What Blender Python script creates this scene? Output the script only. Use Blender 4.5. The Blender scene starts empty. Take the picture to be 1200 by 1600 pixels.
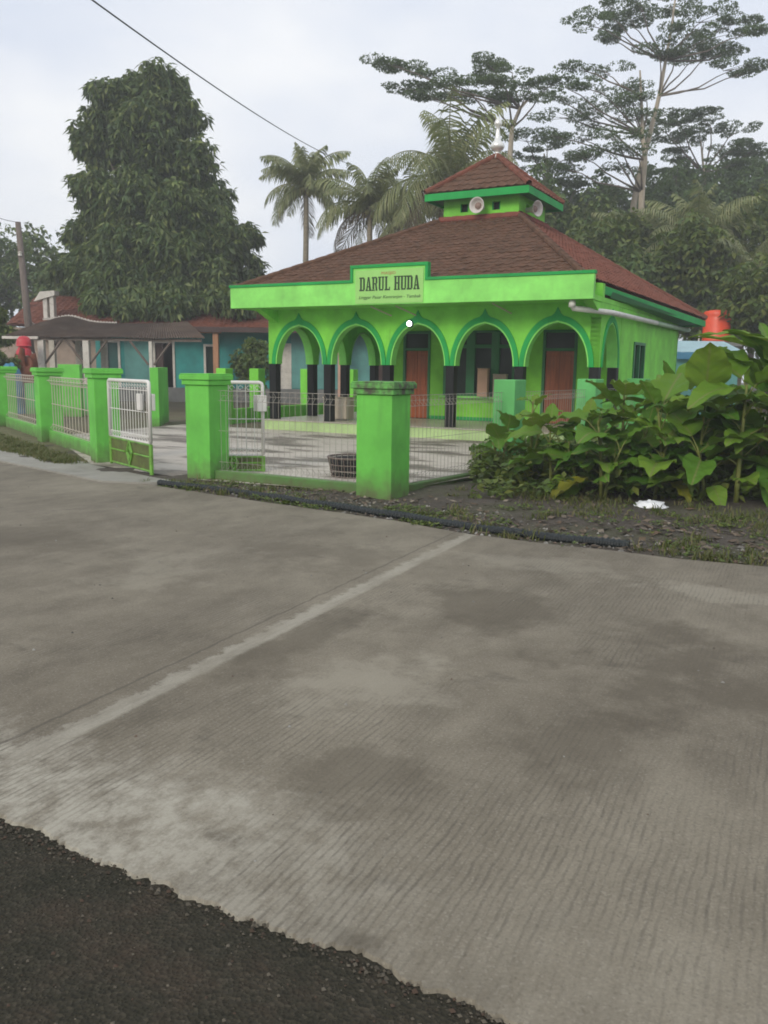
import bpy, math, random
from mathutils import Vector, Matrix, noise
R = math.radians
random.seed(7)
scene = bpy.context.scene
COL = scene.collection

# ---------------------------------------------------------------- camera, sky, sun, exposure
EYE, PITCH, ROLL, FPX = 1.75, 9.6253, 0.7243, 1328.5
cam = bpy.data.cameras.new('camera'); camo = bpy.data.objects.new('camera', cam); COL.objects.link(camo)
cam.sensor_fit = 'VERTICAL'; cam.sensor_height = 32.0; cam.lens = 32.0 * FPX / 1600.0
cam.clip_start = 0.05; cam.clip_end = 2000
camo.matrix_world = Matrix.Translation((0, 0, EYE)) @ Matrix.Rotation(R(90 - PITCH), 4, 'X') @ Matrix.Rotation(R(ROLL), 4, 'Z')
scene.camera = camo
scene.render.resolution_x, scene.render.resolution_y = 768, 1024
scene.render.engine = 'CYCLES'
scene.view_settings.view_transform = 'Standard'; scene.view_settings.look = 'None'
scene.view_settings.exposure = 0.24; scene.view_settings.gamma = 1.0
scene.view_settings.use_curve_mapping = False
scene.cycles.filter_width = 1.8
scene.cycles.volume_bounces = 0; scene.cycles.volume_max_steps = 64

SUN_EL, SUN_AZ = R(27), R(213)          # azimuth clockwise from +Y: behind the camera, to the left
sun = bpy.data.lights.new('sun', 'SUN'); suno = bpy.data.objects.new('sun', sun); COL.objects.link(suno)
sun.energy = 1.5; sun.angle = R(20); sun.color = (1.0, 0.93, 0.80)
sd = Vector((math.sin(SUN_AZ) * math.cos(SUN_EL), math.cos(SUN_AZ) * math.cos(SUN_EL), math.sin(SUN_EL)))
suno.rotation_euler = sd.to_track_quat('Z', 'Y').to_euler()
suno.location = (-10, -20, 30)

world = bpy.data.worlds.new('World'); scene.world = world; world.use_nodes = True
nt = world.node_tree; nt.nodes.clear()
def wn(t, **k):
    n = nt.nodes.new(t)
    for a, b in k.items(): setattr(n, a, b)
    return n
out = wn('ShaderNodeOutputWorld'); bg = wn('ShaderNodeBackground'); bg.inputs['Strength'].default_value = 0.1
sky = wn('ShaderNodeTexSky', sky_type='NISHITA', sun_disc=False); sky.sun_elevation = SUN_EL; sky.sun_rotation = SUN_AZ
tc = wn('ShaderNodeTexCoord'); mp = wn('ShaderNodeMapping'); mp.inputs['Scale'].default_value = (1.2, 1.2, 2.6)
nz = wn('ShaderNodeTexNoise'); nz.inputs['Scale'].default_value = 1.7; nz.inputs['Detail'].default_value = 4; nz.inputs['Roughness'].default_value = 0.55
cr = wn('ShaderNodeValToRGB')
cr.color_ramp.elements[0].position = 0.30; cr.color_ramp.elements[0].color = (5.9, 6.6, 8.0, 1)
cr.color_ramp.elements[1].position = 0.64; cr.color_ramp.elements[1].color = (9.0, 9.1, 9.3, 1)
mx = wn('ShaderNodeMix', data_type='RGBA'); mx.inputs[0].default_value = 0.93
nt.links.new(tc.outputs['Generated'], mp.inputs['Vector']); nt.links.new(mp.outputs['Vector'], nz.inputs['Vector'])
nt.links.new(nz.outputs['Fac'], cr.inputs['Fac'])
nt.links.new(sky.outputs['Color'], mx.inputs[6]); nt.links.new(cr.outputs['Color'], mx.inputs[7])
nt.links.new(mx.outputs[2], bg.inputs['Color']); nt.links.new(bg.outputs[0], out.inputs['Surface'])

# ---------------------------------------------------------------- frames: the site frame is the mosque's front right corner
YAW = R(28.4501); OX, OY = 4.5235, 18.3165
EX = Vector((math.cos(YAW), -math.sin(YAW), 0)); EY = Vector((math.sin(YAW), math.cos(YAW), 0)); EZ = Vector((0, 0, 1))
def S(x, y, z=0.0): return Vector((OX, OY, 0)) + EX * x + EY * y + EZ * z
def at(px, py, depth):                  # a pixel of the 1200x1600 photograph at a distance north -> a point
    a, b = px - 600, py - 800; c, s = math.cos(R(ROLL)), math.sin(R(ROLL))
    u, v = (c * a + s * b) / FPX, -(-s * a + c * b) / FPX
    cp, sp = math.cos(R(PITCH)), math.sin(R(PITCH))
    d = Vector((u, cp + v * sp, -sp + v * cp))
    return d * (depth / d.y) + Vector((0, 0, EYE))

# ---------------------------------------------------------------- materials
def new_mat(name):
    m = bpy.data.materials.new(name); m.use_nodes = True
    n = m.node_tree.nodes; b = n['Principled BSDF']
    return m, m.node_tree, b
def N(t, ty, **k):
    n = t.nodes.new(ty)
    for a, b in k.items():
        if a in n.inputs: n.inputs[a].default_value = b
        else: setattr(n, a, b)
    return n
def ramp(t, src, stops):
    r = t.nodes.new('ShaderNodeValToRGB'); el = r.color_ramp.elements
    while len(el) < len(stops): el.new(0.5)
    for e, (p, c) in zip(el, stops): e.position = p; e.color = tuple(c) + (1,) if len(c) == 3 else c
    t.links.new(src, r.inputs['Fac']); return r.outputs['Color']
def coords(t, scale=(1, 1, 1), kind='Object'):
    c = t.nodes.new('ShaderNodeTexCoord'); m = t.nodes.new('ShaderNodeMapping'); m.inputs['Scale'].default_value = scale
    t.links.new(c.outputs[kind], m.inputs['Vector']); return m.outputs['Vector']
def nz3(t, vec, scale, detail=5, rough=0.6):
    n = N(t, 'ShaderNodeTexNoise', Scale=scale, Detail=detail, Roughness=rough); t.links.new(vec, n.inputs['Vector']); return n.outputs['Fac']
def mixc(t, fac, a, b, mode='MIX'):
    m = t.nodes.new('ShaderNodeMix'); m.data_type = 'RGBA'; m.blend_type = mode
    for s, i in ((fac, 0), (a, 6), (b, 7)):
        if hasattr(s, 'is_output'): t.links.new(s, m.inputs[i])
        else: m.inputs[i].default_value = s if i == 0 else (tuple(s) + (1,) if len(s) == 3 else s)
    return m.outputs[2]
def math_(t, op, a, b=None, c=None):
    m = t.nodes.new('ShaderNodeMath'); m.operation = op
    for i, s in enumerate((a, b, c)):
        if s is None: continue
        if hasattr(s, 'is_output'): t.links.new(s, m.inputs[i])
        else: m.inputs[i].default_value = s
    return m.outputs[0]
def bump(t, b, h, strength=0.3, dist=0.02):
    n = t.nodes.new('ShaderNodeBump'); n.inputs['Strength'].default_value = strength; n.inputs['Distance'].default_value = dist
    t.links.new(h, n.inputs['Height']); t.links.new(n.outputs['Normal'], b.inputs['Normal'])
def plain(name, col, rough=0.6, var=0.25, scale=3.0, bmp=0.15, stretch=(1, 1, 1), metal=0.0, dirt=None, dirt_amt=(0.55, 0.75)):
    m, t, b = new_mat(name); v = coords(t, stretch)
    f = nz3(t, v, scale)
    lo = [c * (1 - var) for c in col]; hi = [min(1, c * (1 + var * 0.6)) for c in col]
    c = ramp(t, f, [(0.3, lo), (0.72, hi)])
    if dirt:
        d = ramp(t, nz3(t, v, scale * 2.3, 8, 0.7), [(dirt_amt[0], (0, 0, 0)), (dirt_amt[1], (1, 1, 1))])
        c = mixc(t, d, c, dirt)
    t.links.new(c, b.inputs['Base Color']); b.inputs['Roughness'].default_value = rough; b.inputs['Metallic'].default_value = metal
    if bmp: bump(t, b, nz3(t, v, scale * 18, 3), bmp, 0.01)
    return m
def wall_paint(name, col, grime=(0.06, 0.09, 0.03), amt=0.5, foot=None):
    # masonry paint: broad fading, fine rain streaks, and (foot) splashed soil up to a height above the ground
    m, t, b = new_mat(name); v = coords(t)
    c = ramp(t, nz3(t, v, 1.6), [(0.3, [x * 0.74 for x in col]), (0.7, [min(1, x * 1.12) for x in col])])
    vs = coords(t, (7, 7, 0.7))
    st = ramp(t, nz3(t, vs, 1.0, 6, 0.65), [(0.56, (0, 0, 0)), (0.8, (amt, amt, amt))])
    c = mixc(t, st, c, [x * 0.55 + g * 0.3 for x, g in zip(col, grime)])
    if foot:
        p = t.nodes.new('ShaderNodeNewGeometry'); s = t.nodes.new('ShaderNodeSeparateXYZ'); t.links.new(p.outputs['Position'], s.inputs[0])
        h = math_(t, 'ADD', s.outputs['Z'], math_(t, 'MULTIPLY', math_(t, 'SUBTRACT', nz3(t, v, 6.0, 6), 0.5), 0.45))
        k = ramp(t, h, [(0.0, (0.9, 0.9, 0.9)), (foot, (0, 0, 0))])
        c = mixc(t, k, c, (0.10, 0.105, 0.045))
    t.links.new(c, b.inputs['Base Color']); b.inputs['Roughness'].default_value = 0.72
    bump(t, b, nz3(t, v, 45, 4), 0.12, 0.008)
    return m
def leafmat(name, cols, rough=0.5, trans=0.25, spec=0.35):
    m, t, b = new_mat(name)
    g = t.nodes.new('ShaderNodeNewGeometry'); oi = t.nodes.new('ShaderNodeObjectInfo')
    rnd = math_(t, 'FRACT', math_(t, 'ADD', g.outputs['Random Per Island'], oi.outputs['Random']))
    n = len(cols); c = ramp(t, rnd, [((i + 0.5) / n, x) for i, x in enumerate(cols)])
    t.links.new(c, b.inputs['Base Color']); b.inputs['Roughness'].default_value = rough
    b.inputs['Specular IOR Level'].default_value = spec
    tr = t.nodes.new('ShaderNodeBsdfTranslucent'); t.links.new(mixc(t, 0.5, c, (0.16, 0.22, 0.03)), tr.inputs['Color'])
    ms = t.nodes.new('ShaderNodeMixShader'); ms.inputs[0].default_value = trans
    o = t.nodes['Material Output']
    t.links.new(b.outputs[0], ms.inputs[1]); t.links.new(tr.outputs[0], ms.inputs[2]); t.links.new(ms.outputs[0], o.inputs['Surface'])
    return m
def tilemat(name, cols, moss, amt):
    m, t, b = new_mat(name); g = t.nodes.new('ShaderNodeNewGeometry'); v = coords(t)
    n = len(cols); c = ramp(t, g.outputs['Random Per Island'], [((i + 0.5) / n, x) for i, x in enumerate(cols)])
    f = ramp(t, nz3(t, v, 1.3, 8, 0.7), [(0.5 - amt * 0.3, (0, 0, 0)), (0.75 - amt * 0.2, (amt, amt, amt))])
    c = mixc(t, f, c, moss)
    c = mixc(t, 0.55, c, ramp(t, nz3(t, v, 5.5, 9, 0.75), [(0.3, [x * 0.45 for x in cols[0]]), (0.7, [min(1, x * 1.5) for x in cols[-1]])]))
    t.links.new(c, b.inputs['Base Color']); b.inputs['Roughness'].default_value = 0.9
    b.inputs['Specular IOR Level'].default_value = 0.2
    bump(t, b, nz3(t, v, 30, 4), 0.3, 0.01)
    return m

M = {}
M['paint'] = wall_paint('lime_wall_paint', (0.205, 0.66, 0.055), amt=0.6)
M['fascia'] = wall_paint('pale_lime_paint', (0.27, 0.78, 0.145), amt=0.4)
M['pillar'] = wall_paint('grass_green_paint', (0.145, 0.56, 0.070), amt=0.8, foot=0.42)
M['pillar_dull'] = wall_paint('dull_green_paint', (0.12, 0.46, 0.13), amt=0.6, foot=0.35)
M['trim'] = wall_paint('emerald_paint', (0.004, 0.34, 0.062), amt=0.2)
M['inner'] = wall_paint('inside_lime_paint', (0.22, 0.62, 0.045), amt=0.2)
M['kick'] = plain('stained_green_sheet', (0.12, 0.17, 0.03), 0.6, 0.3, dirt=(0.07, 0.06, 0.02), dirt_amt=(0.4, 0.7))
M['plinth'] = wall_paint('faded_plinth_paint', (0.40, 0.55, 0.24), amt=0.6)
M['lattice'] = plain('green_gate_enamel', (0.16, 0.40, 0.045), 0.45, dirt=(0.09, 0.10, 0.03), dirt_amt=(0.5, 0.7))
M['black_tile'] = plain('polished_black_tile', (0.008, 0.009, 0.009), 0.5, bmp=0.0)
M['black_tile'].node_tree.nodes['Principled BSDF'].inputs['Specular IOR Level'].default_value = 0.2
M['white_metal'] = plain('cream_enamelled_steel', (0.72, 0.70, 0.66), 0.45, 0.12, dirt=(0.30, 0.20, 0.12), dirt_amt=(0.66, 0.85))
M['wire'] = plain('galvanised_wire', (0.36, 0.33, 0.28), 0.6, 0.2)
M['beige'] = plain('beige_painted_wire', (0.50, 0.44, 0.36), 0.6, 0.2)
M['base_dirty'] = wall_paint('algae_stained_paint', (0.085, 0.26, 0.05), amt=0.9, foot=0.30)
M['wood_door'] = plain('red_brown_wood', (0.36, 0.078, 0.016), 0.45, 0.35, 2.5, 0.1, (9, 9, 0.8))
M['frame_green'] = plain('dark_green_joinery', (0.012, 0.16, 0.045), 0.5, 0.2)
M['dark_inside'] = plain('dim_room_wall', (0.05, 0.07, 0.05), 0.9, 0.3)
M['floor_tile'] = plain('cream_floor_tile', (0.50, 0.46, 0.38), 0.35, 0.15, 2.0, 0.05)
M['cream'] = plain('cream_laminate', (0.52, 0.44, 0.34), 0.6, 0.1)
M['peach'] = plain('peach_paint', (0.55, 0.33, 0.24), 0.7, 0.15)
M['silver'] = plain('chromed_metal', (0.85, 0.84, 0.80), 0.3, 0.08, metal=0.45, bmp=0)
M['horn'] = plain('grey_horn_enamel', (0.62, 0.58, 0.54), 0.5, 0.15)
M['horn_in'] = plain('brown_horn_throat', (0.25, 0.17, 0.14), 0.6, 0.2)
M['pvc'] = plain('white_pvc', (0.68, 0.66, 0.60), 0.4, 0.15, dirt=(0.3, 0.3, 0.22), dirt_amt=(0.55, 0.8))
M['gutter'] = plain('green_grey_gutter', (0.30, 0.42, 0.30), 0.5, 0.2)
M['black_pipe'] = plain('black_corrugated_plastic', (0.008, 0.013, 0.014), 0.55, 0.3, dirt=(0.05, 0.045, 0.035), dirt_amt=(0.6, 0.8))
M['teal'] = wall_paint('teal_paint', (0.026, 0.27, 0.255))
M['teal_pale'] = wall_paint('pale_teal_paint', (0.11, 0.31, 0.285))
M['teal_dark'] = plain('dark_teal_joinery', (0.01, 0.085, 0.075), 0.5)
M['white_paint'] = plain('weathered_white_paint', (0.62, 0.58, 0.52), 0.7, 0.2, dirt=(0.2, 0.16, 0.11), dirt_amt=(0.55, 0.8))
M['pinkwall'] = plain('bare_plaster', (0.40, 0.31, 0.25), 0.85, 0.2)
M['greywall'] = plain('grey_cement', (0.20, 0.20, 0.19), 0.9, 0.25)
M['dark_door'] = plain('dark_brown_wood', (0.05, 0.022, 0.016), 0.5, 0.3, 2, 0.1, (8, 8, 1))
M['post_wood'] = plain('pale_orange_wood', (0.42, 0.21, 0.11), 0.7, 0.25, 3, 0.1, (8, 8, 1))
M['grey_wood'] = plain('grey_weathered_timber', (0.17, 0.135, 0.115), 0.85, 0.35, 3, 0.2, (9, 9, 1))
M['asbestos'] = plain('stained_fibre_cement', (0.088, 0.056, 0.036), 0.9, 0.45, 0.8, 0.2, dirt=(0.13, 0.10, 0.072), dirt_amt=(0.5, 0.75))
M['red'] = plain('red_plastic', (0.55, 0.035, 0.05), 0.45, 0.2)
M['tank'] = plain('orange_red_plastic', (0.76, 0.085, 0.030), 0.38, 0.12, bmp=0)
M['brown_tarp'] = plain('rust_brown_tarpaulin', (0.15, 0.042, 0.016), 0.8, 0.4)
M['blue'] = plain('blue_tarpaulin', (0.06, 0.22, 0.36), 0.5, 0.2)
M['pale_blue'] = plain('pale_blue_sheet_metal', (0.40, 0.58, 0.62), 0.45, 0.15)
M['bag'] = plain('white_plastic_film', (0.80, 0.81, 0.83), 0.35, 0.05)
M['ink'] = plain('dark_green_print', (0.022, 0.055, 0.016), 0.7, 0.1, bmp=0)
M['ink_red'] = plain('red_print', (0.42, 0.12, 0.07), 0.7, 0.1, bmp=0)
M['banner'] = plain('yellow_green_print_vinyl', (0.31, 0.63, 0.16), 0.5, 0.08, bmp=0.03)
M['cable'] = plain('black_cable', (0.02, 0.02, 0.022), 0.6, 0.1, bmp=0)
M['bark'] = plain('grey_bark', (0.16, 0.13, 0.10), 0.9, 0.4, 4, 0.4, (3, 3, 0.6))
M['palebark'] = plain('pale_albizia_bark', (0.40, 0.34, 0.26), 0.9, 0.3, 2, 0.3, (3, 3, 0.5))
M['palmbark'] = plain('ringed_palm_bark', (0.30, 0.26, 0.19), 0.9, 0.35, 5, 0.4, (0.6, 0.6, 4))
M['coconut'] = plain('yellow_green_husk', (0.32, 0.30, 0.12), 0.6, 0.2)
M['stalk'] = plain('yellow_green_stalk', (0.16, 0.18, 0.035), 0.6, 0.3)
M['bulbring'] = plain('black_bulb_holder', (0.01, 0.03, 0.03), 0.5)
m, t, b = new_mat('lit_bulb'); b.inputs['Base Color'].default_value = (1, 1, 1, 1); b.inputs['Emission Color'].default_value = (0.95, 1, 1, 1); b.inputs['Emission Strength'].default_value = 6; M['bulb'] = m
m, t, b = new_mat('window_glass'); b.inputs['Base Color'].default_value = (0.012, 0.025, 0.016, 1); b.inputs['Roughness'].default_value = 0.25; b.inputs['Specular IOR Level'].default_value = 0.25
b.inputs['Transmission Weight'].default_value = 0.0; M['glass'] = m
M['mango'] = leafmat('mango_leaf', [(0.040, 0.078, 0.020), (0.080, 0.132, 0.032), (0.135, 0.188, 0.045), (0.055, 0.10, 0.030), (0.20, 0.24, 0.07)], 0.5, 0.25, 0.4)
M['albizia'] = leafmat('albizia_leaf', [(0.07, 0.115, 0.045), (0.10, 0.165, 0.052), (0.13, 0.20, 0.06), (0.075, 0.125, 0.055)], 0.7, 0.35)
M['palm'] = leafmat('palm_leaf', [(0.17, 0.20, 0.07), (0.23, 0.255, 0.10), (0.29, 0.29, 0.14), (0.18, 0.215, 0.09)], 0.5, 0.25)
M['palm_dry'] = leafmat('dry_palm_leaf', [(0.12, 0.085, 0.05), (0.09, 0.07, 0.045)], 0.8, 0.2)
M['shrub'] = leafmat('shrub_leaf', [(0.085, 0.135, 0.024), (0.13, 0.175, 0.032), (0.06, 0.11, 0.024), (0.17, 0.20, 0.04)], 0.5, 0.3)
M['hedge'] = leafmat('dark_shrub_leaf', [(0.058, 0.11, 0.024), (0.10, 0.155, 0.036), (0.15, 0.19, 0.05)], 0.5, 0.2)
M['grass'] = leafmat('grass_blade', [(0.10, 0.125, 0.03), (0.14, 0.15, 0.045), (0.065, 0.09, 0.02), (0.20, 0.17, 0.075)], 0.7, 0.3)
M['litter'] = leafmat('dry_leaf', [(0.10, 0.075, 0.05), (0.17, 0.13, 0.09), (0.06, 0.045, 0.03), (0.26, 0.22, 0.17), (0.12, 0.08, 0.05)], 0.85, 0.05)
M['stone'] = leafmat('loose_stone', [(0.10, 0.095, 0.085), (0.20, 0.19, 0.17), (0.32, 0.31, 0.28), (0.06, 0.055, 0.05), (0.14, 0.10, 0.075)], 0.9, 0.0)
M['tile_front'] = tilemat('mossy_brown_tile', [(0.110, 0.057, 0.036), (0.14, 0.071, 0.044), (0.090, 0.050, 0.032), (0.165, 0.080, 0.050)], (0.066, 0.050, 0.032), 0.9)
M['tile_side'] = tilemat('red_brown_tile', [(0.20, 0.072, 0.047), (0.25, 0.090, 0.060), (0.165, 0.062, 0.042)], (0.115, 0.060, 0.040), 0.55)
M['ridge'] = plain('salmon_ridge_cap', (0.26, 0.075, 0.052), 0.85, 0.35, 2)
M['tile_house'] = tilemat('orange_clay_tile', [(0.15, 0.046, 0.026), (0.19, 0.06, 0.034), (0.115, 0.042, 0.028), (0.22, 0.08, 0.048)], (0.075, 0.035, 0.026), 0.7)
def biglf(name, a, bcol, rough=0.6):
    m, t, b = new_mat(name); b.inputs['Specular IOR Level'].default_value = 0.22; v = coords(t); oi = t.nodes.new('ShaderNodeObjectInfo')
    c = ramp(t, oi.outputs['Random'], [(0.1, a), (0.9, bcol)])
    s = t.nodes.new('ShaderNodeSeparateXYZ'); t.links.new(v, s.inputs[0])
    w = math_(t, 'SINE', math_(t, 'ADD', math_(t, 'MULTIPLY', s.outputs['X'], 95.0), math_(t, 'MULTIPLY', math_(t, 'ABSOLUTE', s.outputs['Y']), -70.0)))
    rib = ramp(t, math_(t, 'ABSOLUTE', s.outputs['Y']), [(0.004, (1, 1, 1)), (0.010, (0, 0, 0))])
    c2 = mixc(t, rib, mixc(t, nz3(t, v, 7), c, [x * 1.5 for x in a]), (0.20, 0.24, 0.07))
    t.links.new(c2, b.inputs['Base Color']); b.inputs['Roughness'].default_value = rough
    bump(t, b, w, 0.25, 0.006)
    tr = t.nodes.new('ShaderNodeBsdfTranslucent'); t.links.new(mixc(t, 0.5, c, (0.20, 0.26, 0.03)), tr.inputs['Color'])
    ms = t.nodes.new('ShaderNodeMixShader'); ms.inputs[0].default_value = 0.28; o = t.nodes['Material Output']
    t.links.new(b.outputs[0], ms.inputs[1]); t.links.new(tr.outputs[0], ms.inputs[2]); t.links.new(ms.outputs[0], o.inputs['Surface'])
    return m
M['bigleaf'] = biglf('broad_leaf', (0.065, 0.165, 0.016), (0.23, 0.32, 0.034))
M['bigleaf_yellow'] = biglf('yellowing_leaf', (0.20, 0.21, 0.02), (0.30, 0.27, 0.03))

# ---------------------------------------------------------------- mesh builder
class MB:
    def __init__(s): s.v = []; s.f = []; s.m = []; s.cur = 0
    def add(s, vs, fs):
        o = len(s.v); s.v += [tuple(p) for p in vs]
        s.f += [tuple(i + o for i in f) for f in fs]; s.m += [s.cur] * len(fs); return s
    def box(s, x0, x1, y0, y1, z0, z1, Mx=None):
        P = [Vector(p) for p in ((x0, y0, z0), (x1, y0, z0), (x1, y1, z0), (x0, y1, z0), (x0, y0, z1), (x1, y0, z1), (x1, y1, z1), (x0, y1, z1))]
        if Mx: P = [Mx @ p for p in P]
        return s.add(P, [(0, 3, 2, 1), (4, 5, 6, 7), (0, 1, 5, 4), (1, 2, 6, 5), (2, 3, 7, 6), (3, 0, 4, 7)])
    def quad(s, a, b, c, d): return s.add([a, b, c, d], [(0, 1, 2, 3)])
    def frustum(s, cx, cy, hx0, hy0, z0, hx1, hy1, z1):
        return s.add([(cx - hx0, cy - hy0, z0), (cx + hx0, cy - hy0, z0), (cx + hx0, cy + hy0, z0), (cx - hx0, cy + hy0, z0),
                      (cx - hx1, cy - hy1, z1), (cx + hx1, cy - hy1, z1), (cx + hx1, cy + hy1, z1), (cx - hx1, cy + hy1, z1)],
                     [(0, 3, 2, 1), (4, 5, 6, 7), (0, 1, 5, 4), (1, 2, 6, 5), (2, 3, 7, 6), (3, 0, 4, 7)])
    def tube(s, path, r, n=8, cap=True):
        P = [Vector(p) for p in path]; k = len(P); rs = r if isinstance(r, (list, tuple)) else [r] * k
        o = len(s.v); up = None
        for i in range(k):
            d = (P[min(i + 1, k - 1)] - P[max(i - 1, 0)])
            d = d.normalized() if d.length > 1e-9 else Vector((0, 0, 1))
            if up is None: up = d.orthogonal().normalized()
            else:
                up = up - d * up.dot(d)
                up = up.normalized() if up.length > 1e-6 else d.orthogonal().normalized()
            q = d.cross(up)
            for j in range(n):
                a = 2 * math.pi * j / n
                s.v.append(tuple(P[i] + (up * math.cos(a) + q * math.sin(a)) * rs[i]))
        nf = 0
        for i in range(k - 1):
            for j in range(n):
                a, b = o + i * n + j, o + i * n + (j + 1) % n
                s.f.append((a, b, b + n, a + n)); nf += 1
        if cap:
            s.f.append(tuple(o + j for j in range(n))[::-1]); s.f.append(tuple(o + (k - 1) * n + j for j in range(n))); nf += 2
        s.m += [s.cur] * nf; return s
    def lathe(s, prof, n=20, Mx=None):
        o = len(s.v)
        for r, z in prof:
            for j in range(n):
                a = 2 * math.pi * j / n; p = Vector((r * math.cos(a), r * math.sin(a), z))
                s.v.append(tuple(Mx @ p if Mx else p))
        nf = 0
        for i in range(len(prof) - 1):
            for j in range(n):
                a, b = o + i * n + j, o + i * n + (j + 1) % n
                s.f.append((a, b, b + n, a + n)); nf += 1
        s.m += [s.cur] * nf; return s
    def prism(s, pts, z0, z1):           # pts counter-clockwise in x, y
        n = len(pts)
        return s.add([(x, y, z0) for x, y in pts] + [(x, y, z1) for x, y in pts],
                     [tuple(range(n))[::-1], tuple(range(n, 2 * n))] + [(i, (i + 1) % n, n + (i + 1) % n, n + i) for i in range(n)])
    def mesh(s, name, mats, org=(0, 0, 0), smooth=False):
        me = bpy.data.meshes.new(name); ox, oy, oz = org
        me.from_pydata([(x - ox, y - oy, z - oz) for x, y, z in s.v], [], s.f)
        for mm in (mats if isinstance(mats, (list, tuple)) else [mats]): me.materials.append(mm)
        if any(s.m): me.polygons.foreach_set('material_index', s.m)
        if smooth: me.polygons.foreach_set('use_smooth', [True] * len(me.polygons))
        me.update(); return me
    def build(s, name, mats, parent=None, smooth=False, bevel=0, org=None):
        og = ORG[parent][0] if parent else (org or (0, 0, 0))
        o = bpy.data.objects.new(name, s.mesh(name, mats, og, smooth)); COL.objects.link(o)
        if parent: o.parent = parent; ORG[o] = ORG[parent]
        if bevel:
            bv = o.modifiers.new('bevel', 'BEVEL'); bv.width = bevel; bv.segments = 2; bv.limit_method = 'ANGLE'
        return o
ORG = {}
def tag(o, label=None, cat=None, group=None, kind=None):
    for k, v in (('label', label), ('category', cat), ('group', group), ('kind', kind)):
        if v: o[k] = v
    return o
def thing(name, label, cat, org=(0, 0, 0), group=None, site=True):
    o = bpy.data.objects.new(name, None); COL.objects.link(o); o.empty_display_size = 0.3
    if site: o.location = S(*org); o.rotation_euler = (0, 0, -YAW)
    else: o.location = org
    ORG[o] = (tuple(org), site); return tag(o, label, cat, group)
def solo(mb, name, mats, label, cat, org=(0, 0, 0), site=True, group=None, smooth=False, bevel=0):
    o = mb.build(name, mats, None, smooth, bevel, org)
    if site: o.location = S(*org); o.rotation_euler = (0, 0, -YAW)
    else: o.location = org
    ORG[o] = (tuple(org), site); return tag(o, label, cat, group)
def inst(me, name, parent, loc, rz=0.0, rot=None, scale=None):
    o = bpy.data.objects.new(name, me); COL.objects.link(o); o.parent = parent
    og = ORG[parent][0]; o.location = (loc[0] - og[0], loc[1] - og[1], loc[2] - og[2])
    o.rotation_euler = rot if rot is not None else (0, 0, rz)
    if scale: o.scale = (scale,) * 3 if not isinstance(scale, tuple) else scale
    return o
def setting(mb, name, mat, site=True, stuff=False, smooth=False):
    o = mb.build(name, mat, None, smooth)
    if site: o.location = S(0, 0, 0); o.rotation_euler = (0, 0, -YAW)
    o['kind'] = 'stuff' if stuff else 'structure'; return o

# ================================================================ SETTING: ground, road, court
def lerp_tab(tab, x):
    if x <= tab[0][0]: return tab[0][1]
    for (a, b), (c, d) in zip(tab, tab[1:]):
        if x <= c: return b + (d - b) * (x - a) / (c - a)
    return tab[-1][1]
EDGE = [(-60, 2.0), (-14, -6.9), (-8.7, -8.09), (-4.3, -8.95), (-2.03, -9.31), (-0.12, -9.59), (1.33, -9.93), (2.48, -10.0), (3.67, -9.95), (4.6, -9.95), (30, -11.5)]

# concrete road: transverse grooves, a pale patched joint, stains
m, t, b = new_mat('grooved_concrete'); v = coords(t)
sp = t.nodes.new('ShaderNodeSeparateXYZ'); t.links.new(v, sp.inputs[0]); X, Y = sp.outputs['X'], sp.outputs['Y']
big = nz3(t, coords(t, (0.55, 0.38, 1)), 0.9, 5, 0.6)
mid = nz3(t, coords(t, (1.0, 0.6, 1)), 3.2, 8, 0.68)
fine = nz3(t, v, 70, 5, 0.7)
c = ramp(t, big, [(0.32, (0.122, 0.105, 0.078)), (0.48, (0.182, 0.160, 0.121)), (0.66, (0.278, 0.249, 0.192))])
c = mixc(t, 0.5, c, ramp(t, mid, [(0.30, (0.106, 0.091, 0.068)), (0.52, (0.197, 0.173, 0.132)), (0.75, (0.282, 0.253, 0.198))]))
c = mixc(t, 0.38, c, ramp(t, fine, [(0.25, (0.22, 0.21, 0.19)), (0.75, (0.78, 0.77, 0.75))]), 'OVERLAY')
ag = N(t, 'ShaderNodeTexVoronoi', Scale=120.0); t.links.new(v, ag.inputs['Vector']); agc = t.nodes.new('ShaderNodeSeparateColor'); t.links.new(ag.outputs['Color'], agc.inputs[0])
c = mixc(t, ramp(t, agc.outputs[0], [(0.86, (0, 0, 0)), (0.97, (0.25, 0.25, 0.25))]), c, (0.36, 0.33, 0.27))
c = mixc(t, ramp(t, agc.outputs[1], [(0.88, (0, 0, 0)), (0.98, (0.28, 0.28, 0.28))]), c, (0.075, 0.065, 0.05))
def patch(cx, cy, rx, ry, soft=0.5):
    dx = math_(t, 'DIVIDE', math_(t, 'SUBTRACT', X, cx), rx); dy = math_(t, 'DIVIDE', math_(t, 'SUBTRACT', Y, cy), ry)
    d = math_(t, 'SQRT', math_(t, 'ADD', math_(t, 'MULTIPLY', dx, dx), math_(t, 'MULTIPLY', dy, dy)))
    d = math_(t, 'ADD', d, math_(t, 'MULTIPLY', math_(t, 'SUBTRACT', nz3(t, v, 1.25, 10, 0.72), 0.5), 5.0))
    return ramp(t, d, [(0.45, (1, 1, 1)), (0.98, (0.0, 0.0, 0.0))])
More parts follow.
